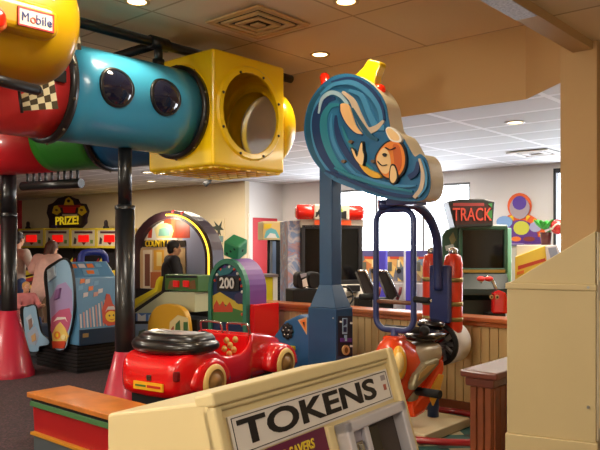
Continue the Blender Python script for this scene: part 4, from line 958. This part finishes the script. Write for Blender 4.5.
# backdrop painting: sky, tents, booth front
art('backdrop_art', bk, t, [([(190,219),(205,232),(212,250),(212,287),(185,287),(182,225)], C('sky_lav',176,182,216)), ([(150,226),(162,217),(180,216),(190,221),(190,238),(148,238)], kR), ([(153,226),(160,219),(164,219),(164,238),(152,238)], kW), ([(172,217),(176,217),(176,238),(171,238)], C('tent_or',236,90,50)),
    ([(157,238),(155,229),(160,224),(166,223),(172,225),(174,231),(172,238)], C('crest_cream',236,220,150)), ([(159,236),(160,229),(166,227),(171,230),(170,236)], C('crest_sea',140,190,170)), ([(148,238),(178,238),(178,240),(147,240)], kW), ([(143,240.5),(186,240.5),(186,247),(142,247)], C('strip_dark',60,50,40)),
    (rc(141,248,186,288), C('booth_tan',224,190,140)), (rc(144,250,153,288), C('booth_cream',240,224,196)), (rc(146,254,151,286), C('booth_brown',130,80,60)), (rc(155,250,165,270), C('booth_gold',232,172,60)), (rc(158,252,163,266), C('booth_light',246,220,140)), (rc(152,272,162,288), C('booth_amber',196,110,60))], -.03, .0022)
text('COUNTY FAIR', .145, kY, bk, (q0(164.5,244)[0],-.075,pl(t,164.5,243.8,-.07)[1]), ext=.004, bold=.003, sx=.86)
for a in (1.25, 1.48): MB().ball((cx+rx*.96*math.cos(a), -.1, zc_+(zt-zc_)*.98*math.sin(a)),(.04,.03,.03),10,6).build('red_bulb', redp, t)
# ---- alley in front of it with red buttons
t = thing('alley_table', 'yellow sided ball alley with green button box in front of the arched game', 'game table', W(on_v(180,285,5.95)[0], 5.95))
q0 = lambda a, b: pl(t, a, b)
bx = MB().box((q0(165,280)[0],0,q0(180,291)[1]),(q0(198,280)[0],.3,q0(180,275)[1])).build('button_box', M('box_green',(70,110,56),.4), t, bevel=.008)
art('button_art', bx, t, [(rc(166,275.6,197,278), kK), ([(168,289),(170,281),(174,280),(176,289)], C('bt_brown',130,90,50)), ([(189,289),(191,281),(195,280),(196,289)], C('bt_brown',130,90,50))], 0, .003)
for a in (177,187): MB().box((q0(a-2.6,283)[0],-.03,q0(a,287)[1]),(q0(a+2.6,283)[0],.0,q0(a,280.5)[1])).build('red_button', M('button_red',(226,34,26),.3,emit=.2), bx, bevel=.006)
MB().prism([q0(130,309),q0(136,309),q0(163,291),q0(165,276),q0(162,280),q0(160,288),q0(130,304)], -.10, -.02, 'y').build('yellow_rail', M('rail_yellow',(240,218,40),.35,coat=.3), t, bevel=.01)
MB().prism([q0(136,313),q0(166,292),q0(196,292),q0(196,312)], -.02, .30, 'y').build('lane_bed', M('lane_pale',(196,196,160),.35), t)
MB().prism(smooth([q0(160,345),q0(160,320),q0(168,306),q0(182,303),q0(196,310),q0(200,330),q0(200,345)],3,False)+[(q0(200,345)[0],.02),(q0(160,345)[0],.02)], -.20, -.12, 'y').build('gold_front', M('front_gold',(214,160,36),.4), t, bevel=.01)
art('front_art', t.children[-1], t, [([(169,336),(170,322),(178,315),(188,318),(190,336)], C('fa_cream',226,206,150)), ([(175,336),(176,324),(180,320),(181,336)], C('fa_green',70,110,60)), ([(184,336),(184,322),(188,322),(188,336)], C('fa_green',70,110,60)), ([(171,330),(174,326),(174,336),(171,336)], C('fa_rust',170,70,50))], -.20, .003)
MB().box((q0(136,318)[0],-.05,.02),(q0(200,320)[0],.30,q0(165,316)[1])).build('alley_body', dgm if 'dgm' in globals() else blackmat, t)
art('side_picture', t, t, [(rc(136,313,158,321), C('sp_blue',90,130,190)), ([(138,313),(142,316),(146,314),(146,321),(138,321)], kW), ([(149,315),(155,313),(156,321),(149,321)], C('sp_ice',190,210,230)), (rc(136,324,159,341), C('sp_slate',150,170,190)), ([(138,341),(140,331),(146,329),(148,341)], C('sp_olive',110,120,90)), (rc(149,328,152,341), kW), (rc(153,326,157,336), C('sp_amber',196,120,60))], -.05, .003)
# ---- palm picture on the beige wall
t = thing('palm_poster', 'small poster of a palm tree on the beige wall beside the arch', 'poster', (*W(on_v(217,230,10.0)[0], 10.0), 0))
xa, za = pl(t,210,219); xb, zb = pl(t,224,243)
MB().box((xa,-.0,zb),(xb,.018,za)).build('sheet', M('sheet_cream',(222,204,166),.6), t)
art('palm', t.children[-1], t, [([(216,242),(218,230),(219.5,230),(218.5,242)], C('palm_brown',80,60,50)), ([(218,231),(211,227),(216,226),(214,221),(219,226),(222,221),(221,227),(224,230),(220,230),(221,236),(218,232)], C('palm_dark',60,70,60)), (rc(219,236,223,242), C('palm_sea',120,150,150))], 0, .003)
# ---- blue driving cabinet
V0 = 4.72
t = thing('blue_driving_cabinet', 'blue sit-down driving game with striped hood and pink and yellow shield side panel', 'arcade game', W(-8.4, V0))
q0 = lambda a, b: pl(t, a, b)
cb = M('cab_blue', (84,138,178), .35, coat=.2); cbd = M('cab_slate', (36,56,80), .4)
P1, P2, P3 = q0(77,346), q0(72.5,278), q0(64,262)
DV = .63
MB().prism([P1,(P1[0]+.02,P1[1]+.2),P2,P3,(P3[0]-.22,P3[1]-.02),(P3[0]-.30,P3[1]-.45),(P3[0]-.30,P1[1])], .02, DV, 'x' if False else 'y').build('hood', cb, t, bevel=.012)
hd_ = t.children[-1]
def on_face(Pa, Pb, s, r, e):                     # s along the slope 0..1, r across the depth 0..1
    d = Vector((Pb[0]-Pa[0], Pb[1]-Pa[1])); n = Vector((-d.y, d.x)).normalized()
    if n.x < 0: n = -n
    p = Vector(Pa)+d*s+n*e; return (p.x, .02+(DV-.02)*r, p.y)
PL = (P1[0]+.02, P1[1]+.2)
def facepoly(mb, Pa, Pb, pts, e, mi):
    a = [on_face(Pa, Pb, s, r, 0) for r, s in pts]; b = [on_face(Pa, Pb, s, r, e) for r, s in pts]; n = len(a)
    mb.add(a+b, [list(range(n)), [n+i for i in range(n)][::-1]]+[[i, n+i, n+(i+1) % n, (i+1) % n] for i in range(n)], mi)
hm = [C('stripe_pale',206,200,200), C('stripe_rose',196,150,140), kR, kY, kO, C('hood_sky',110,160,196), C('em_dark',90,50,40)]
mb = MB()
for i in range(9):
    r = .03+.075*i; facepoly(mb, PL, P2, [(r,.03),(r+.035,.03),(r+.05,.30+.03*i),(r+.015,.30+.03*i)], .004, 0 if i % 2 == 0 else 1)
for r, s, m in ((.06,.80,5),(.16,.66,0),(.30,.78,4),(.24,.92,0),(.44,.88,5),(.40,.66,1),(.12,.93,4),(.52,.72,0)):
    facepoly(mb, PL, P2, [(r,s-.05),(r+.11,s-.03),(r+.13,s+.05),(r+.02,s+.04)], .005, m)
facepoly(mb, PL, P2, [(.56,.10),(.68,.02),(.90,.03),(.97,.16),(.93,.34),(.84,.46),(.80,.64),(.72,.66),(.66,.50),(.57,.34)], .007, 2)
facepoly(mb, PL, P2, ell(.78,.20,.15,.11,18), .010, 3); facepoly(mb, PL, P2, [(.64,.30),(.72,.40),(.86,.40),(.92,.30),(.88,.33),(.70,.34)], .011, 0)
facepoly(mb, PL, P2, ell(.73,.22,.02,.02,8), .012, 6); facepoly(mb, PL, P2, ell(.83,.22,.02,.02,8), .012, 6); facepoly(mb, PL, P2, [(.70,.16),(.78,.12),(.88,.16),(.78,.14)], .012, 2)
for i, m in enumerate((4,0,4,5)): facepoly(mb, P2, P3, [(.04+.2*i,.60),(.20+.2*i,.60),(.20+.2*i,.85),(.05+.2*i,.85)], .004, m)
facepoly(mb, P2, P3, [(.25,.12),(.62,.10),(.66,.48),(.28,.50)], .004, 5); facepoly(mb, P2, P3, [(.36,.2),(.52,.2),(.54,.42),(.36,.42)], .006, 4)
mb.build('hood_art', hm, hd_)
MB().box((PL[0]-.012,.02,P1[1]),(PL[0]+.012,DV,PL[1])).build('lower_band', cbd, t, bevel=.006)
MB().box((PL[0]+.012,.06,P1[1]+.10),(PL[0]+.016,.14,P1[1]+.15)).build('maker_plate', M('plate_brass',(160,130,80),.4), t)
bs = MB().box((P3[0]-.75,.04,.0),(P1[0]-.06,DV-.04,P1[1])).build('base', blackmat, t)
for k in range(7):
    z = .04+.045*k
    if z < P1[1]-.03: MB().box((P3[0]-.76,.025,z),(P1[0]-.04,DV-.03,z+.022)).build('louvre', M('louvre_black',(36,34,36),.4), bs)
MB().box((-1.65,.06,.0),(P3[0]-.72,DV-.06,.10)).build('footplate', M('foot_grey',(60,60,66),.5), t)
MB().box((-1.55,.08,.10),(-1.02,DV-.08,.48)).box((-1.66,.08,.4),(-1.53,DV-.08,.90)).build('seat', M('seat_navy',(40,50,70),.5), t, bevel=.03, seg=3)
def shield(outl, shapes, name):
    ol = smooth(outl, 4)
    cxp = sum(p[0] for p in outl)/len(outl); cyp = sum(p[1] for p in outl)/len(outl)
    o = MB().prism([q0(*p) for p in ol], -.03, .02, 'y').build(name, kK, t, bevel=.004)
    inn = smooth([(cxp+(a-cxp)*.88, cyp+(b-cyp)*.96) for a, b in outl], 4)
    art('shield_art', o, t, [(inn, C('shield_sky',150,186,214))]+shapes, -.03, .003); return o
shield([(46,272),(56,262),(66,258),(72,268),(75,292),(74,318),(70,336),(66,350),(54,350),(50,330),(48,300)],
  [([(50,300),(58,285),(66,282),(72,290),(73,310),(66,320),(52,325)], C('sh_lilac',170,150,196)), ([(51,330),(52,318),(60,310),(70,308),(72,316),(70,326),(66,336),(55,338)], C('sh_rose',196,96,130)), ([(54,322),(58,317),(66,317),(68,322),(66,319),(58,320)], kW),
   ([(53,334),(57,326),(61,322),(66,328),(69,336),(66,344),(54,344)], C('sh_yellow',236,206,110)), ([(53,341),(67,341),(65,348),(54,348)], kR), (ell(58.5,335,3,4,12), C('sh_or',226,130,60)), (ell(58.5,335,1.4,2,10), kY), (ell(65,337,2,2.6,10), C('sh_cream',240,226,170)), ([(49,270),(56,266),(57,276),(50,282)], C('sh_ice',190,210,226)), ([(58,290),(62,288),(60,298),(56,300)], C('sh_mauve',140,100,150))], 'shield_panel')
shield([(22,309),(27,306),(35,305),(38,318),(42,333),(50,340),(50,345),(40,347),(38,352),(28,351),(24,335)],
  [([(26,318),(31,314),(34,322),(30,330)], C('sh_mist',190,200,216)), ([(28,333),(36,326),(40,336),(36,345),(29,344)], C('sh_steel',170,184,206)), ([(29,320),(32,318),(33,326),(30,330)], C('sh_rust',150,120,110)), ([(32,336),(36,333),(37,340),(33,342)], kT)], 'seat_side_panel')
MB().tube(smooth([(P3[0]-.10,.30,P3[1]-.02),(P3[0]-.10,.34,P3[1]+.11),(P3[0]-.10,.62,P3[1]+.11),(P3[0]-.10,.68,P3[1]-.02)],4,False), .045, 10).build('top_hoop', M('hoop_blue',(44,60,150),.4), t)
MB().box((P3[0]-.35,.06,P3[1]-.3),(P3[0]-.2,DV-.05,P3[1]-.06)).build('monitor_back', cbd, t)
# ---- row of alley games on the beige wall
yb = M('alley_yellow', (232,204,60), .45); wf_ = M('alley_white', (224,210,180), .45); net = M('alley_dark', (30,28,32), .6)
bnd = [18, 44.5, 70.5, 96.5, 122]
VR = 9.55
for i in range(4):
    a, b = bnd[i], bnd[i+1]; c = (a+b)/2
    lab = ['alley game beside the tall red post, leftmost score box of the row','alley game behind the person in the pink coat, second score box from the left','alley game under the right half of the PRIZE sign, third score box from the left','alley game beside the near black post, rightmost score box of the row'][i]
    t = thing('alley_game', lab, 'alley game', W(on_v(c,240,VR)[0], VR), R0, 'alley games along the beige wall')
    q0 = lambda p_, z_: pl(t, p_, z_)
    x0, x1 = q0(a+.5,240)[0], q0(b-.5,240)[0]; zt, zb = q0(c,230)[1], q0(c,246)[1]
    mq = MB().box((x0,0,zb),(x1,.40,zt)).build('score_box', wf_, t, bevel=.006)
    MB().box((q0(c-5,238)[0],-.012,q0(c,242)[1]),(q0(c+5.5,238)[0],.0,q0(c,235)[1])).build('score_display', redled, mq)
    MB().prism([q0(c-1.5,242.4),q0(c+2.5,242.4),q0(c+.5,245)], -.010, .0, 'y').build('red_arrow', C('arrow_maroon',110,30,24), mq)
    art('header_art', mq, t, [(rc(c-9,231.2,c+9,233.4), C('hd_plum',90,50,60)), ([(c-10,244),(c-9,237),(c-7,239),(c-7.5,244)], C('hd_dark',70,60,60)), (rc(c+7,240,c+9.5,243.5), C('hd_green',120,150,70))], 0, .003)
    MB().box((x0,-.012,zt),(x1,.42,zt+.04)).build('top_strip', yb, t); MB().box((x0,-.012,zb-.05),(x1,.42,zb)).build('bottom_strip', yb, t)
    for xx in (x0, x1-.03): MB().box((xx,-.014,zb),(xx+.03,.4,zt)).build('post', yb, t)
    MB().box((x0+.02,.1,.0),(x1-.02,.42,zb-.05)).build('net_back', net, t)
    MB().prism([(-1.9,.0),(-1.9,.62),(-.2,.85),(.1,.95),(.1,.0)], x0+.03, x1-.03, 'x').build('lane', M('lane_plum',(60,44,52),.5), t, bevel=.01)
    for xx in (x0+.03, x1-.06): MB().prism([(-1.9,.62),(-1.9,.68),(-.1,1.05),(.1,1.3),(.1,.95)], xx, xx+.03, 'x').build('side_rail', yb if i % 2 else M('rail_crimson',(150,40,44),.4), t)
for px, lab in ((28,'small dark beacon on the leftmost score box'),(106,'small dark beacon on the rightmost score box')):
    t = thing('beacon_light', lab, 'beacon', (*W(on_v(px,230,VR+.15)[0], VR+.15), on_v(px,230,VR)[1]+.043), R0, 'dark beacons on the score boxes')
    MB().lathe([(.0,.0),(.07,.0),(.07,.05),(.05,.06),(.05,.16),(.03,.20),(.0,.21)], n=16).build('lamp', M('beacon_dark',(40,28,36),.3), t)
    MB().lathe([(.071,.0),(.076,.0),(.076,.03),(.071,.03)], n=16).build('base_ring', black, t)
# ---- prize sign
t = thing('prize_sign', 'dark badge shaped sign reading PRIZE! above the alley games', 'sign', (*W(on_v(69,212,10.0)[0], 10.0), 0))
q0 = lambda a, b: pl(t, a, b)
ol = [(51,228),(51,220),(48.5,213),(50,205),(55,203),(60,198),(66,197),(68,194.5),(72,197),(78,199),(80,203),(86,204),(89,211),(87,218),(87,223),(82,228)]
MB().prism([q0(*p) for p in ol], -.06, .02, 'y').build('board', C('sign_plum',44,22,40), t, bevel=.004)
bd_ = t.children[-1]
art('sign_art', bd_, t, [([(52,213),(54,206),(59,205),(61,212),(57,215)], kY), ([(79,206),(84,206),(87,212),(82,216),(78,213)], kY), ([(64,205),(66,199),(69,197),(73,201),(74,205)], kY), ([(58,205),(81,205),(80,207.5),(59,207.5)], C('sg_red',180,40,36)), ([(63,207),(76,207),(75,213),(64,213)], C('sg_scarlet',224,30,26)), (ell(69,201,1.6,1.6,10), kK), (ell(57,210,1.3,1.3,8), C('sg_brown',110,70,40)), (ell(82,210,1.3,1.3,8), C('sg_brown',110,70,40)), (rc(63,214,77,216), C('sg_pale',200,180,150)), (rc(52,225,57,228), C('sg_violet',70,50,100))], -.06, .003)
text('PRIZE!', .30, M('sign_yellow',(250,214,40),.4,emit=.35), bd_, (q0(70,221)[0],-.095,pl(t,70,220.8,-.09)[1]), ext=.004, bold=.008, sx=1.42)
# ---- red corner post and red machine at the far left
struct(MB().box((on_v(17.5,210,9.96)[0],9.9,0),(on_v(20,210,9.96)[0],10.02,ZS)), 'trim_5', M('post_red',(176,30,44),.4), 'red post on the beige wall')
t = thing('red_machine', 'red game machine at the left edge behind the black post', 'arcade game', at(-14, 10.3), R0)
xr_ = pl(t,2.5,260,.6)[0]-.02
MB().box((xr_-.7,0,0),(xr_,.6,pl(t,-6,222)[1])).build('cabinet_body', M('machine_red',(176,28,40),.35,coat=.2), t, bevel=.01)
MB().box((xr_-.7,-.03,1.28),(xr_+.01,.0,1.42)).build('yellow_band', yb, t); MB().box((xr_-.62,-.012,1.5),(xr_-.08,.0,1.85)).build('window', screen, t)
# small red stool by the alleys
t = thing('red_stool', 'small red seat between the two standing players', 'stool', at(37, 12.7), R0)
zz = EYE-36*12.7/F
MB().prism(rrect(-.12,zz-.35,.12,zz+.02,.05), -.02, .04, 'y').build('backrest', redp, t, bevel=.01)
MB().box((-.15,-.02,zz-.42),(.15,.28,zz-.35)).build('seat', redp, t, bevel=.02)
MB().cyl((0,.13,.0),(0,.13,zz-.4),.03,n=12).lathe([(.0,0),(.17,0),(.16,.03),(.0,.05)], (0,.13,0), n=20).build('leg', chrome, t)
# ================================================================== PEOPLE
def hand(mb, w, d, side, s=1.0, curl=.5):
    """palm with four fingers and a thumb; w wrist, d forward direction, side = thumb direction"""
    d = Vector(d).normalized(); sd = Vector(side); sd = (sd-d*sd.dot(d)).normalized(); n = d.cross(sd)
    w = Vector(w)
    mt_ = Matrix((sd, n, d)).transposed()
    mb.ball(w+d*.045*s, (.040*s,.019*s,.052*s), 14, 10, 0, mt_.to_4x4())
    for k, L in enumerate((.068,.078,.073,.056)):
        b = w+d*.078*s+sd*(.030-.020*k)*s; L *= s
        k1 = b+d*L*.5-n*L*.12*curl; k2 = k1+(d*.75-n*.9*curl).normalized()*L*.34; k3 = k2+(d*.35-n*1.2*curl).normalized()*L*.26
        mb.capsule(b, k1, .0088*s, .0082*s, 8); mb.capsule(k1, k2, .0082*s, .0076*s, 8); mb.capsule(k2, k3, .0076*s, .0068*s, 8)
    b = w+d*.028*s+sd*.032*s; k1 = b+(d*.6+sd*.8).normalized()*.034*s; k2 = k1+(d*.95+sd*.3-n*.3*curl).normalized()*.028*s
    mb.capsule(b, k1, .0115*s, .0095*s, 8); mb.capsule(k1, k2, .0095*s, .008*s, 8)
def person(label, loc, rot, J, skin, top, bottom, shoe, hair, s=1.0, hairlen=.0, skirt=False, coat=0):
    """J: joints in local metres; figure faces local +y"""
    t = thing('person', label, 'person', loc, rot)
    V = {k: Vector(p) for k, p in J.items()}
    mb = MB(); h = V['head']; nd = V['look'].normalized(); up = Vector((0,0,1)); sd = nd.cross(up).normalized(); up = sd.cross(nd)
    hm_ = Matrix((sd, nd, up)).transposed().to_4x4(); hs = J.get('hs', 1)*s if False else s
    mb.ball(h+up*.02*s, (.076*s,.095*s,.10*s), 20, 14, 0, hm_)
    mb.ball(h-up*.055*s+nd*.02*s, (.058*s,.068*s,.065*s), 16, 12, 0, hm_)
    mb.capsule(h-up*.01*s+nd*.092*s, h-up*.035*s+nd*.106*s, .011*s, .015*s, 8)
    mb.ball(h-up*.072*s+nd*.080*s, (.024*s,.012*s,.010*s), 10, 6, 0, hm_)
    for q in (-1, 1): mb.ball(h+sd*q*.078*s-up*.01*s, (.012*s,.022*s,.032*s), 10, 8, 0, hm_)
    mb.capsule(V['neck'], h-up*.03*s-nd*.01*s, .055*s, .050*s)
    mb.capsule(V['neck']-Vector((0,0,.02*s)), V['chest'], .07*s, .12*s); mb.capsule(V['chest'], V['waist'], .125*s, .115*s); mb.capsule(V['waist'], V['hip'], .115*s, .13*s)
    for q, L in ((-1,'l'),(1,'r')):
        mb.capsule(V['chest']+Vector((0,0,.08*s)), V['sh'+L], .09*s, .058*s); mb.capsule(V['sh'+L], V['el'+L], .05*s, .040*s); mb.capsule(V['el'+L], V['wr'+L], .040*s, .027*s)
        hand(mb, V['wr'+L], V['hd'+L], (-q*.4, .6, .5), s)
        mb.capsule(V['hip'], V['hp'+L], .11*s, .092*s); mb.capsule(V['hp'+L], V['kn'+L], .086*s, .057*s); mb.capsule(V['kn'+L], V['an'+L], .056*s, .038*s)
        f = V['an'+L]; mb.capsule(f+Vector((0,-.02*s,-.05*s)), f+Vector((0,.14*s,-.06*s)), .033*s, .026*s)
    remesh(mb.build('body', skin, t), .0085*max(s, .7))
    c = MB()
    e = .016*s+coat
    c.capsule(V['neck']-Vector((0,0,.05*s)), V['chest'], .075*s+e*.6, .13*s+e); c.capsule(V['chest'], V['waist'], .135*s+e, .13*s+e); c.capsule(V['waist'], V['hip']-Vector((0,0,.02+coat*2)), .13*s+e, .14*s+e*1.1)
    for L in 'lr':
        c.capsule(V['chest']+Vector((0,0,.08*s)), V['sh'+L], .10*s+e*.5, .062*s+e); c.capsule(V['sh'+L], V['el'+L], .058*s+e, .048*s+e); c.capsule(V['el'+L], V['el'+L].lerp(V['wr'+L], .9), .046*s+e, .034*s+e*.8)
    remesh(c.build('jacket' if coat else 'sweater', top, t), .014)
    c = MB()
    for L in 'lr': c.capsule(V['hip'], V['hp'+L], .125*s, .105*s); c.capsule(V['hp'+L], V['kn'+L], .10*s, .072*s); c.capsule(V['kn'+L], V['kn'+L].lerp(V['an'+L], .93), .070*s, .056*s)
    remesh(c.build('trousers', bottom, t), .014)
    for L in 'lr':
        f = V['an'+L]; c = MB().capsule(f+Vector((0,-.03*s,-.045*s)), f+Vector((0,.15*s,-.055*s)), .044*s, .037*s); remesh(c.build('shoe', shoe, t), .009)
    c = MB()
    c.ball(h+up*.035*s-nd*.015*s, (.088*s,.100*s,.098*s), 20, 14, 0, hm_)
    if hairlen:
        c.capsule(h-nd*.055*s+up*.02*s, h-nd*.07*s-up*hairlen, .075*s, .05*s)
        for q in (-1, 1): c.capsule(h+sd*q*.065*s-nd*.02*s+up*.03*s, h+sd*q*.07*s-nd*.03*s-up*hairlen*.9, .035*s, .03*s)
    else: c.ball(h-nd*.045*s-up*.03*s, (.072*s,.055*s,.06*s), 16, 10, 0, hm_)
    remesh(c.build('hair', hair, t), .011)
    for q in (-1, 1):
        ey = MB().ball(h+nd*.086*s+sd*q*.031*s+up*.012*s, (.011*s,.008*s,.009*s), 10, 8, 0, hm_).build('eye', M('eye_white',(230,225,218),.3), t)
        MB().ball(h+nd*.0925*s+sd*q*.031*s+up*.012*s, (.005*s,.003*s,.005*s), 8, 6, 0, hm_).build('iris', M('iris_brown',(60,40,26),.3), ey)
    MB().ball(h-up*.072*s+nd*.089*s, (.02*s,.006*s,.006*s), 10, 6, 0, hm_).build('lips', M('lips',(170,96,86),.5), t)
    return t
skin = M('skin', (214,160,126), .5); jeans = M('jeans', (50,74,120), .8, noise=.15, nscale=40); shoe = M('shoe_dark', (40,34,32), .5)
def stand(s=1.0, lean=.0, **kw):
    J = dict(head=(0,.02+lean*1.0,1.60),look=(0,1,-.08),neck=(0,lean*.9,1.44),chest=(0,lean*.7,1.26),waist=(0,lean*.3,1.06),hip=(0,0,.93),shl=(-.19,lean*.8,1.38),shr=(.19,lean*.8,1.38),ell=(-.24,lean*.7,1.10),elr=(.24,lean*.7,1.10),wrl=(-.25,.08+lean*.7,.87),wrr=(.25,.08+lean*.7,.87),
             hdl=(0,.2,-1),hdr=(0,.2,-1),hpl=(-.10,0,.90),hpr=(.10,0,.90),knl=(-.10,.03,.49),knr=(.11,.02,.49),anl=(-.11,-.02,.09),anr=(.12,.0,.09))
    J.update(kw); return {k: tuple(c*s for c in p) if k not in ('look','hdl','hdr') else p for k, p in J.items()}
gsw = M('grey_sweater', (176,160,146), .9, noise=.08, nscale=30); pinkc = M('pink_coat', (226,184,172), .85, noise=.05, nscale=20); khaki = M('khaki', (130,104,80), .85)
brh = M('brown_hair', (74,40,26), .5, noise=.3, nscale=40); dkh = M('dark_hair', (26,20,20), .5, noise=.3, nscale=40); blh = M('blond_hair', (190,140,80), .5, noise=.2, nscale=40)
person('person in grey sweater and jeans standing with back turned, beside the far black post', at(15.5, 11.9), R0+.25, stand(1.07, .04, elr=(.26,.10,1.12), wrr=(.2,.32,1.06), hdr=(-.1,1,.1)), skin, gsw, jeans, shoe, dkh, 1.06)
person('person with long brown hair in a pale pink coat leaning at the alley games', at(42, 11.2), R0+.3, stand(1.0, .14, head=(0,.22,1.56), look=(.1,1,-.35), ell=(-.31,.12,1.22), wrl=(-.20,.34,1.36), hdl=(.5,.4,.7), elr=(.27,.22,1.13), wrr=(.16,.46,1.10), hdr=(-.2,1,.0)), skin, pinkc, khaki, shoe, brh, 1.03, .15, coat=.02)
person('person with short dark hair in a black jacket standing before the arched fair game', at(172, 10.5), -1.2, stand(1.0, .0, head=(0,.03,1.56), elr=(.25,.06,1.12), wrr=(.16,.28,1.05), hdr=(-.3,1,.1)), skin, M('black_jacket',(30,28,36),.7), blackmat, shoe, dkh, 1.0, coat=.012)
ch = dict(head=(0,.02,1.0),look=(.2,1,-.2),neck=(0,0,.90),chest=(0,.01,.80),waist=(0,.0,.68),hip=(0,-.02,.58),shl=(-.12,0,.87),shr=(.12,0,.87),ell=(-.16,.10,.72),elr=(.17,.10,.72),wrl=(-.10,.26,.74),wrr=(.12,.26,.74),hdl=(.1,1,.1),hdr=(-.1,1,.1),
          hpl=(-.07,0,.56),hpr=(.07,0,.56),knl=(-.08,.22,.54),knr=(.08,.22,.54),anl=(-.08,.26,.26),anr=(.08,.26,.26))
person('small blond child in a tan top seated in the blue driving game', (*W(-9.70, 5.03), .0), R0-PI/2, ch, skin, M('child_top',(196,116,116),.85), jeans, shoe, blh, .66)
# ================================================================== CAMERA AND LIGHT
cam = bpy.data.cameras.new('camera'); co = bpy.data.objects.new('camera', cam); COL.objects.link(co)
co.location = (0, 0, EYE); co.rotation_euler = (PI/2, 0, 0)
cam.sensor_width = 36; cam.lens = F/600*36; cam.shift_y = (HOR-225)/600; cam.clip_start = .05; cam.clip_end = 200
scene.camera = co
w = bpy.data.worlds.new('sky'); scene.world = w; w.use_nodes = True
w.node_tree.nodes['Background'].inputs['Color'].default_value = (.93, .96, 1, 1)
w.node_tree.nodes['Background'].inputs['Strength'].default_value = 15
def area(name, loc, rot, sx, sy, power, col=(1, 1, 1), portal=False):
    l = bpy.data.lights.new(name, 'AREA'); l.shape = 'RECTANGLE'; l.size = sx; l.size_y = sy; l.energy = power; l.color = col
    if portal: l.cycles.is_portal = True
    o = bpy.data.objects.new(name, l); COL.objects.link(o); o.location = loc; o.rotation_euler = rot; return o
um = (wu0+wu1)/2
area('window_portal', (*W(um, VW+.22), (ZWT+ZWB)/2), (-PI/2, 0, R0), wu1-wu0, ZWT-ZWB, 1, portal=True)
area('window_portal', (*W((w2u0+w2u1)/2, VW+.22), 1.3), (-PI/2, 0, R0), 2.3, 2.5, 1, portal=True)
warm = (1, .93, .80)
for u, v, p in ((-1.0,-1.2,35),(-4.6,-.6,60),(-3.0,2.4,55),(-9.0,1.5,80),(1.5,1.5,16)):  # unseen area lights added under the ceiling to brighten the near hall
    z = (ZR if u > -1.9 else ZC)-.02
    area('ceiling_fill', (*W(u, v), z), (0, 0, R0), 1.1, .55, p, warm)
for u, v, p in ((-10,8.6,75),(-13.5,8.0,75),(-7.5,9,60),(-4.4,8.9,55),(-2.6,7.4,50),(-5.4,7.2,45)):  # more added area lights, no fixtures, to brighten the back room
    area('ceiling_fill', (*W(u, v), ZS-.02), (0, 0, R0), 1.1, .55, p, (1, .88, .70))
for u, v, z, p in ((-2.6,-1.6,2.4,150),(.3,-1.8,2.3,85),(-8.6,.3,2.3,150),(.9,.9,2.3,20)):  # point lights added out of view to lift the near ceiling and foreground
    l = bpy.data.lights.new('point_fill', 'POINT'); l.energy = p; l.color = warm; l.shadow_soft_size = .2
    o = bpy.data.objects.new('point_fill', l); COL.objects.link(o); o.location = (*W(u, v), z)
for x, y in DL:
    l = bpy.data.lights.new('downlight_spot', 'SPOT'); l.energy = 40; l.spot_size = 1.9; l.spot_blend = .6; l.color = (1, .82, .55); l.shadow_soft_size = .07
    o = bpy.data.objects.new('downlight_spot', l); COL.objects.link(o); o.location = (x, y, ZC-.05)
l = bpy.data.lights.new('arch_lamp', 'POINT'); l.energy = 13; l.color = (1,.9,.7); l.shadow_soft_size = .05
o = bpy.data.objects.new('arch_lamp', l); COL.objects.link(o); _u = on_v(176,260,7.0)[0]; o.location = (*W(_u-.05, 6.72), 1.98)
vs = scene.view_settings; vs.view_transform = 'Standard'; vs.look = 'None'; vs.exposure = .08; vs.gamma = 1; vs.use_curve_mapping = False
scene.cycles.use_denoising = True
scene.cycles.max_bounces = 8
scene.cycles.caustics_reflective = False; scene.cycles.caustics_refractive = False
scene.cycles.sample_clamp_indirect = 4
